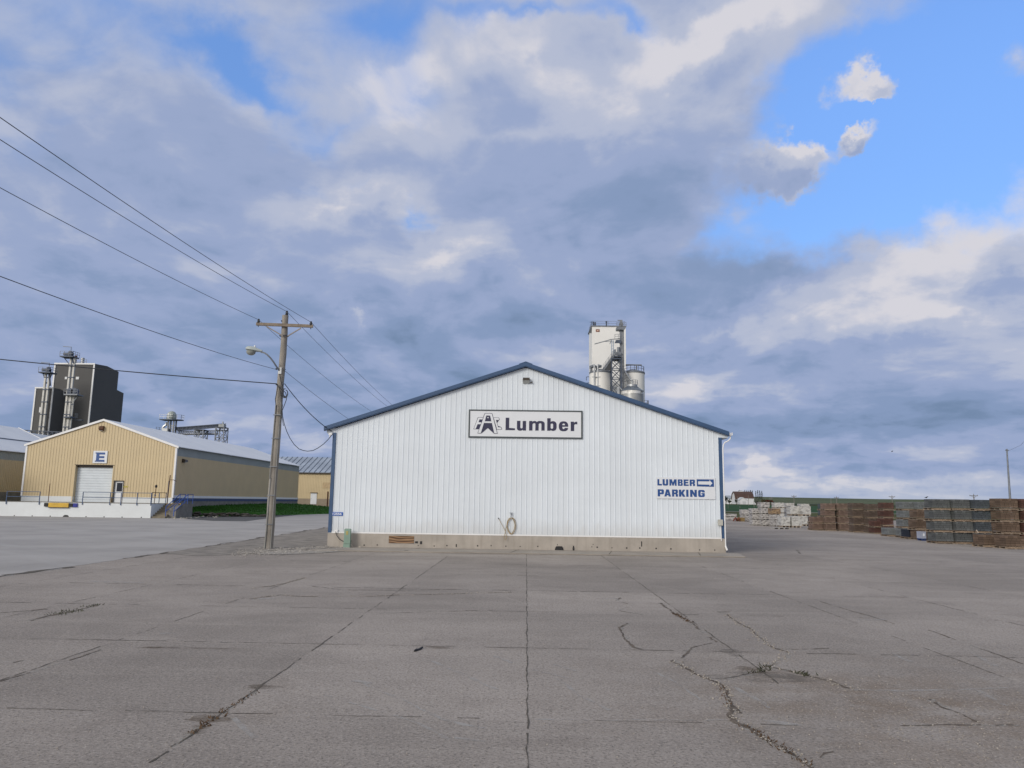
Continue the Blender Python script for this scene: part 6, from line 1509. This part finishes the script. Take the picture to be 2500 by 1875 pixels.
# ---------------------------------------------------------------- joints, cracks, litter on the slab
JOINT = mat('joint_dirt', (.10,.088,.072), 1, var=.3, vs=4); CRACK = mat('crack_dirt', (.11,.088,.068), 1, var=.45, vs=6); CHIP = mat('crack_edge', (.36,.34,.315), 1, var=.12, vs=5)
def fade_mat(name, col, dens, sx, sy, lo, hi):
    m = bpy.data.materials.new(name); m.use_nodes = True; N = NT(m.node_tree); b = m.node_tree.nodes['Principled BSDF']
    pos = N.n('ShaderNodeNewGeometry').outputs['Position']
    n = N.noise(N.vmath('MULTIPLY', pos, (sx, sy, 1)), 1.0, 6, .65)
    b.inputs['Base Color'].default_value = (*col, 1); b.inputs['Roughness'].default_value = 1; b.inputs['Specular IOR Level'].default_value = .1
    N.put(b.inputs['Alpha'], N.math('MULTIPLY', N.smooth(n, lo, hi), dens)); return m
SCR = fade_mat('scuff_pale', (.48,.465,.445), .6, 4, 4, .34, .64); STAIN = fade_mat('brown_stain', (.15,.115,.08), .4, 3, 3, .38, .66); DAMP = fade_mat('dark_stain', (.17,.158,.142), .38, 2.5, 2.5, .36, .6)
rk = random.Random(21)
def resample(pts, step):
    out = []
    for a, b in zip(pts, pts[1:]):
        a = Vector((*a, 0)); b = Vector((*b, 0)); n = max(1, int((b-a).length/step))
        out += [a.lerp(b, i/n) for i in range(n)]
    return out+[Vector((*pts[-1], 0))]
def ribbon(mb, pts, w, jit=.5, wander=.0, step=.08, gap=0.0, z=.008):
    ps = resample(pts, step); n = len(ps); prev = None; L = []; on = True; ph = rk.random()*9
    for i, p in enumerate(ps):
        d = (ps[min(i+1, n-1)]-ps[max(i-1, 0)]); d = d.normalized() if d.length > 0 else Vector((0,1,0)); nn = Vector((-d.y, d.x, 0))
        c = p+nn*(wander*(math.sin(i*.31+ph)+.7*math.sin(i*.83+ph*2)+rk.uniform(-.6,.6)))
        ww = w*(1+jit*rk.uniform(-1,1)+.5*jit*math.sin(i*.17+ph)); ww = max(ww, w*.12)
        if on: on = rk.random() > gap*.13
        else: on = rk.random() < .13
        q = (c-nn*ww*.5+Vector((0,0,z)), c+nn*ww*.5+Vector((0,0,z)))
        if prev and on: mb.face(prev[0], q[0], q[1], prev[1])
        prev = q
def zg7(*l): return [G(1250+a/1.7696, 1340+b/1.7696) for a, b in l]
def zg6(*l): return [G(a/1.7696, 1340+b/1.7696) for a, b in l]
mb = MB()
for k in range(-6, 7):
    x = .04+3.0*k; g_ = {0: .10, 1: .30, -1: .22, 2: .62, -2: .40}.get(k, .75); w = {0: .012, 1: .015, -1: .016}.get(k, .012)
    y0 = 3.0 if k != 1 else 9.5
    ribbon(mb, [(x, y0), (x+.02, 31.2)], w, .7, .006, .07, g_)
for y, g_, w in ((4.2,.7,.010),(7.79,.72,.010),(11.44,.66,.014),(15.12,.66,.018),(18.6,.5,.024),(22.3,.7,.02),(26.2,.7,.025)):
    ribbon(mb, [(-11 if y < 20 else -8, y+.05), (3.0, y), (9, y-.04)], w, .7, .008, .07, g_)
ribbon(mb, road_edge[1:], .16, .8, .10, .25, .5, .014)
ribbon(mb, [(-8.9,31.27),(8.9,31.27)], .05, .6, .01, .1, .05, .010)
ribbon(mb, [(-8.9,31.2),(-8.2,32.3),(-7.0,33.6)], .05, .6, .01, .1, .1, .062)
ribbon(mb, [(8.9,31.28),(14,30.9),(20,31.2)], .035, .6, .02, .1, .4)
for x in (-4.9, -.6, 3.4, 7.1): ribbon(mb, [(x,31.4),(x+.35,33.55)], .03, .6, .01, .1, .2, .056)
struct(mb.build('pavement_joints', JOINT, origin=(0,0,0)))
mb = MB(); ch = MB()
CR_ = [
 (zg7((690,485),(735,510),(790,540),(870,572),(905,590),(930,620),(952,682),(985,712)), .028, .15),
 (zg7((952,682),(935,720),(960,750),(1010,765),(1055,795),(1100,830),(1150,855),(1215,895),(1280,935),(1330,965)), .038, .12),
 (zg7((468,212),(447,228),(525,243),(462,268),(560,285)), .028, .35), (zg7((500,322),(466,340),(480,378),(520,425),(560,435)), .03, .1),
 (zg7((893,275),(940,274)), .05, .0), (zg7((930,285),(975,320),(1020,340),(1060,375),(1110,415),(1135,432),(1185,445),(1190,470),(1145,490),(1105,510)), .026, .1),
 (zg7((1105,510),(1180,525),(1260,545),(1380,575),(1455,605)), .034, .1), (zg7((690,485),(740,470),(775,430),(860,408)), .022, .15), (zg7((1090,532),(1000,548),(920,562)), .03, .1),
 (zg7((1800,650),(1870,690),(1950,720),(2005,752)), .026, .3), (zg7((1680,768),(1900,762),(2212,765)), .016, .4), (zg7((1135,432),(1250,436),(1370,432)), .022, .3),
 (zg7((1335,905),(1350,885),(1390,880)), .012, .3), (zg7((640,235),(705,282),(770,318),(850,378),(885,405)), .035, .15), (zg7((1330,228),(1450,265),(1560,295),(1650,325)), .022, .3),
 (zg7((1230,5),(1245,22)), .05, .2), (zg7((1800,352),(2212,500)), .02, .5),
 (zg6((1090,172),(1160,163),(1230,150),(1320,125)), .035, .3), (zg6((1080,218),(1150,208),(1210,200),(1290,206),(1400,207),(1600,206),(1730,200),(1850,198),(2212,188)), .04, .15), (zg6((1330,160),(1480,178),(1700,180),(1980,176)), .03, .5),
 (zg6((0,278),(130,268),(205,262)), .03, .2), (zg6((130,312),(250,282),(330,268),(420,245)), .05, .1), (zg6((0,575),(290,487),(440,437)), .018, .4), (zg6((55,495),(100,483)), .02, .2),
 (zg6((1640,280),(1900,272),(2130,266)), .018, .55), (zg6((840,790),(965,710),(1050,650),(1110,620)), .026, .35), (zg6((730,860),(840,795)), .02, .4),
]
for pts, w, g_ in CR_:
    ribbon(mb, pts, w, .75, w*.35, .045, g_)
    ribbon(ch, pts, w*2.4, .6, w*.5, .06, .5, .006)
struct(mb.build('pavement_cracks', CRACK, origin=(0,0,0))); struct(ch.build('pavement_cracks', fade_mat('crack_chips', (.40,.38,.35), .7, 9, 9, .40, .6), origin=(0,0,0)))
mb = MB()
for pts, w in ((zg6((1400,635),(1600,690),(1800,755),(1940,835)),.05),(zg6((1560,580),(1750,660),(1900,740),(2090,778)),.05),(zg6((1860,487),(2000,545),(2150,610)),.05),(zg6((2130,465),(2212,495)),.06),(zg6((1960,820),(2095,836)),.05),(zg6((1520,572),(1600,585)),.07),(zg6((1000,735),(1100,820)),.05),
              (zg7((190,560),(300,640),(420,700),(540,730)),.05),(zg7((630,540),(760,610),(850,680)),.04),(zg7((1460,612),(1700,616),(1980,608),(2212,600)),.06),(zg7((100,740),(500,742),(930,745)),.035),(zg7((1070,745),(1250,765)),.07),(zg7((1640,455),(1720,490)),.07),(zg7((1980,450),(2100,515)),.06),(zg7((1500,310),(1620,306)),.12),(zg7((60,520),(240,560)),.04),(zg7((960,600),(1120,690)),.05),(zg7((360,216),(455,216)),.10),
              (zg6((400,140),(620,148)),.25),(zg6((1080,218),(1190,216)),.2),(zg6((690,367),(735,366)),.12),(zg7((2000,610),(2130,680)),.05),(zg7((180,500),(280,530)),.07)):
    ribbon(mb, pts, w, .4, .012, .1, .1, .0075)
struct(mb.build('tyre_scuffs', SCR, origin=(0,0,0)))
mb = MB()
def blot(cx, cy, rx, ry, z=.0068, n=22):
    ph = rk.random()*9; mb.face(*[(cx+rx*math.cos(q)*(1+.22*math.sin(3*q+ph)+.12*math.sin(7*q)), cy+ry*math.sin(q)*(1+.2*math.cos(2*q+ph)), z) for q in [2*math.pi*i/n for i in range(n)]])
for (a, b), rx, ry in ((zg6((680,428))[0],.3,.06),(zg6((820,430))[0],.7,.05),(zg6((1880,428))[0],.25,.07),(zg6((905,735))[0],.22,.12),(zg6((840,785))[0],.16,.12),(zg6((1140,598))[0],.2,.12),(zg7((1060,525))[0],.3,.2),(zg6((1140,600))[0],.2,.1)): blot(a, b, rx, ry)
struct(mb.build('brown_stains', STAIN, origin=(0,0,0)))
mb = MB()
for (a, b), rx, ry, zz in ((zg7((955,450))[0],.14,.34,.0058),(zg7((1090,555))[0],.75,.25,.0058)): blot(a, b, rx, ry, zz)
struct(mb.build('dark_stains', DAMP, origin=(0,0,0)))
# dry weeds rooted in the joints
def tufts(mb, pts, n, h, spread):
    for _ in range(n):
        p = rk.choice(pts); x = p[0]+rk.gauss(0, spread); y = p[1]+rk.gauss(0, spread); q = rk.random()*6.28; l = h*(.5+rk.random()); w = .006+.006*rk.random()
        tip = Vector((x+math.cos(q)*l*.7, y+math.sin(q)*l*.7, l*.8)); mb.face((x-w,y,.005),(x+w,y+.004,.005),tip)
mb = MB(); tufts(mb, resample(zg6((250,283),(340,265)), .1), 70, .04, .09); tufts(mb, resample(zg6((385,250),(420,245)), .1), 40, .04, .06); tufts(mb, resample(zg7((1100,510),(1090,530),(1040,540)), .05), 40, .05, .05); tufts(mb, resample(zg7((1240,540),(1275,548)), .05), 30, .05, .04)
struct(mb.build('weeds', mat('green_weed', (.05,.055,.03), .9, var=.3), origin=(0,0,0)), 'stuff')
mb = MB(); tufts(mb, resample(zg7((900,590),(950,680)), .05), 36, .03, .03); tufts(mb, resample(zg7((1010,765),(1280,935)), .05), 90, .03, .035); tufts(mb, resample(zg6((840,790),(940,730)), .05), 46, .035, .035); tufts(mb, resample(zg6((960,710),(1110,620)), .05), 34, .03, .03); tufts(mb, resample(zg7((700,282),(770,318)), .05), 60, .05, .03)
struct(mb.build('weeds', mat('dead_weed', (.10,.062,.036), .95, var=.4, vs=8), origin=(0,0,0)), 'stuff')
# crumbs of concrete along the broken edges
mb = MB()
for pts, w, g_ in CR_[:2]+CR_[5:7]+CR_[17:19]:
    for p in resample(pts, .05):
        for _ in range(2):
            s = rk.uniform(.004, .016); x = p.x+rk.gauss(0, .05); y = p.y+rk.gauss(0, .05)
            mb.lathe([(s*.7,0),(s,s*.5),(s*.4,s)], (x,y,.004), 5)
for _ in range(1600):
    x = rk.uniform(-7, 8); y = rk.uniform(5.5, 14)
    if rk.random() < .45: x = rk.gauss(3.9, .9); y = rk.gauss(7.9, 1.0)
    s = rk.uniform(.003, .010); mb.lathe([(s*.7,0),(s,s*.5),(s*.4,s)], (x,y,.003), 5)
struct(mb.build('grit', mat('grit_stone', (.33,.30,.265), 1, var=.4, vs=30), origin=(0,0,0)), 'stuff')
# gravel along the pole and the corner of the foundation
gp = [G(640,1350), G(690,1345), G(740,1340), G(790,1334), G(865,1334.5), G(880,1339), G(860,1345), G(800,1350), G(740,1353), G(680,1355), G(630,1354)]
sheet('gravel_bed', gp, .018, mat('gravel_bed', (.29,.272,.25), 1, var=.25, vs=4, bump=.8, bs=25))
mb = MB()
for _ in range(3200):
    u = rk.random()**.6; px = 560+u*318; mid = 1352-u*14; py = rk.gauss(mid, 4.6-1.6*u); x, y = G(px, py); 
    if (y > YF-.3 and x > -8.7) or (math.sin(px*.13)+math.sin(py*1.3+px*.05)) < -.9: continue
    pile = .10*math.exp(-((x+8.5)/.7)**2-((y-32.9)/.55)**2) + .05*math.exp(-((x+9.6)/1.2)**2-((y-32)/.6)**2)
    s = rk.uniform(.010, .030); mb.lathe([(s*.7,0),(s,s*.45),(s*.75,s*.9),(s*.2,s*1.1)], (x,y,.012+pile*rk.random()), 5)
struct(mb.build('gravel', mat('pale_gravel', (.36,.34,.315), 1, var=.45, vs=14), origin=(0,0,0)), 'stuff')
# scraps
a = Vector((*zg6((1790,446))[0], .012)); b = Vector((*zg6((1826,432))[0], .016)); mb = MB(); n_ = 8
pts = [a.lerp(b, i/n_)+Vector((0,0,.006*math.sin(i))) for i in range(n_+1)]
mb.rings(pts, [.012,.018,.02,.018,.019,.02,.018,.016,.01], 6); tag(mb.build('rubber_scrap', BLACK), 'short black scrap of rubber lying on the bare concrete', 'scrap')
x, y = G(1400, 1346.5); mb = MB(); mb.lathe([(.035,0),(.04,.05),(.03,.15),(.01,.2)], (x,y,.05), 8); tag(mb.build('floor_peg', BLACK), 'small dark peg on the apron right of the black drain cover', 'peg')

# ---------------------------------------------------------------- light and view
SUN_EL, SUN_AZ = math.radians(23), math.radians(217)
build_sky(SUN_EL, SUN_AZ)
sd = bpy.data.lights.new('sun', 'SUN'); so_ = bpy.data.objects.new('sun', sd); COL.objects.link(so_)
sd.energy = 1.7; sd.angle = math.radians(24); sd.color = (1.0, .93, .84)
dirv = Vector((math.sin(SUN_AZ)*math.cos(SUN_EL), math.cos(SUN_AZ)*math.cos(SUN_EL), math.sin(SUN_EL)))
so_.rotation_euler = dirv.to_track_quat('Z', 'Y').to_euler(); so_.location = dirv*60+Vector((0,20,0))
make_camera()
sc = bpy.context.scene
sc.view_settings.view_transform = 'Standard'; sc.view_settings.look = 'None'; sc.view_settings.exposure = 0.0; sc.view_settings.gamma = 1.0; sc.view_settings.use_curve_mapping = False
sc.cycles.max_bounces = 6; sc.cycles.transparent_max_bounces = 12
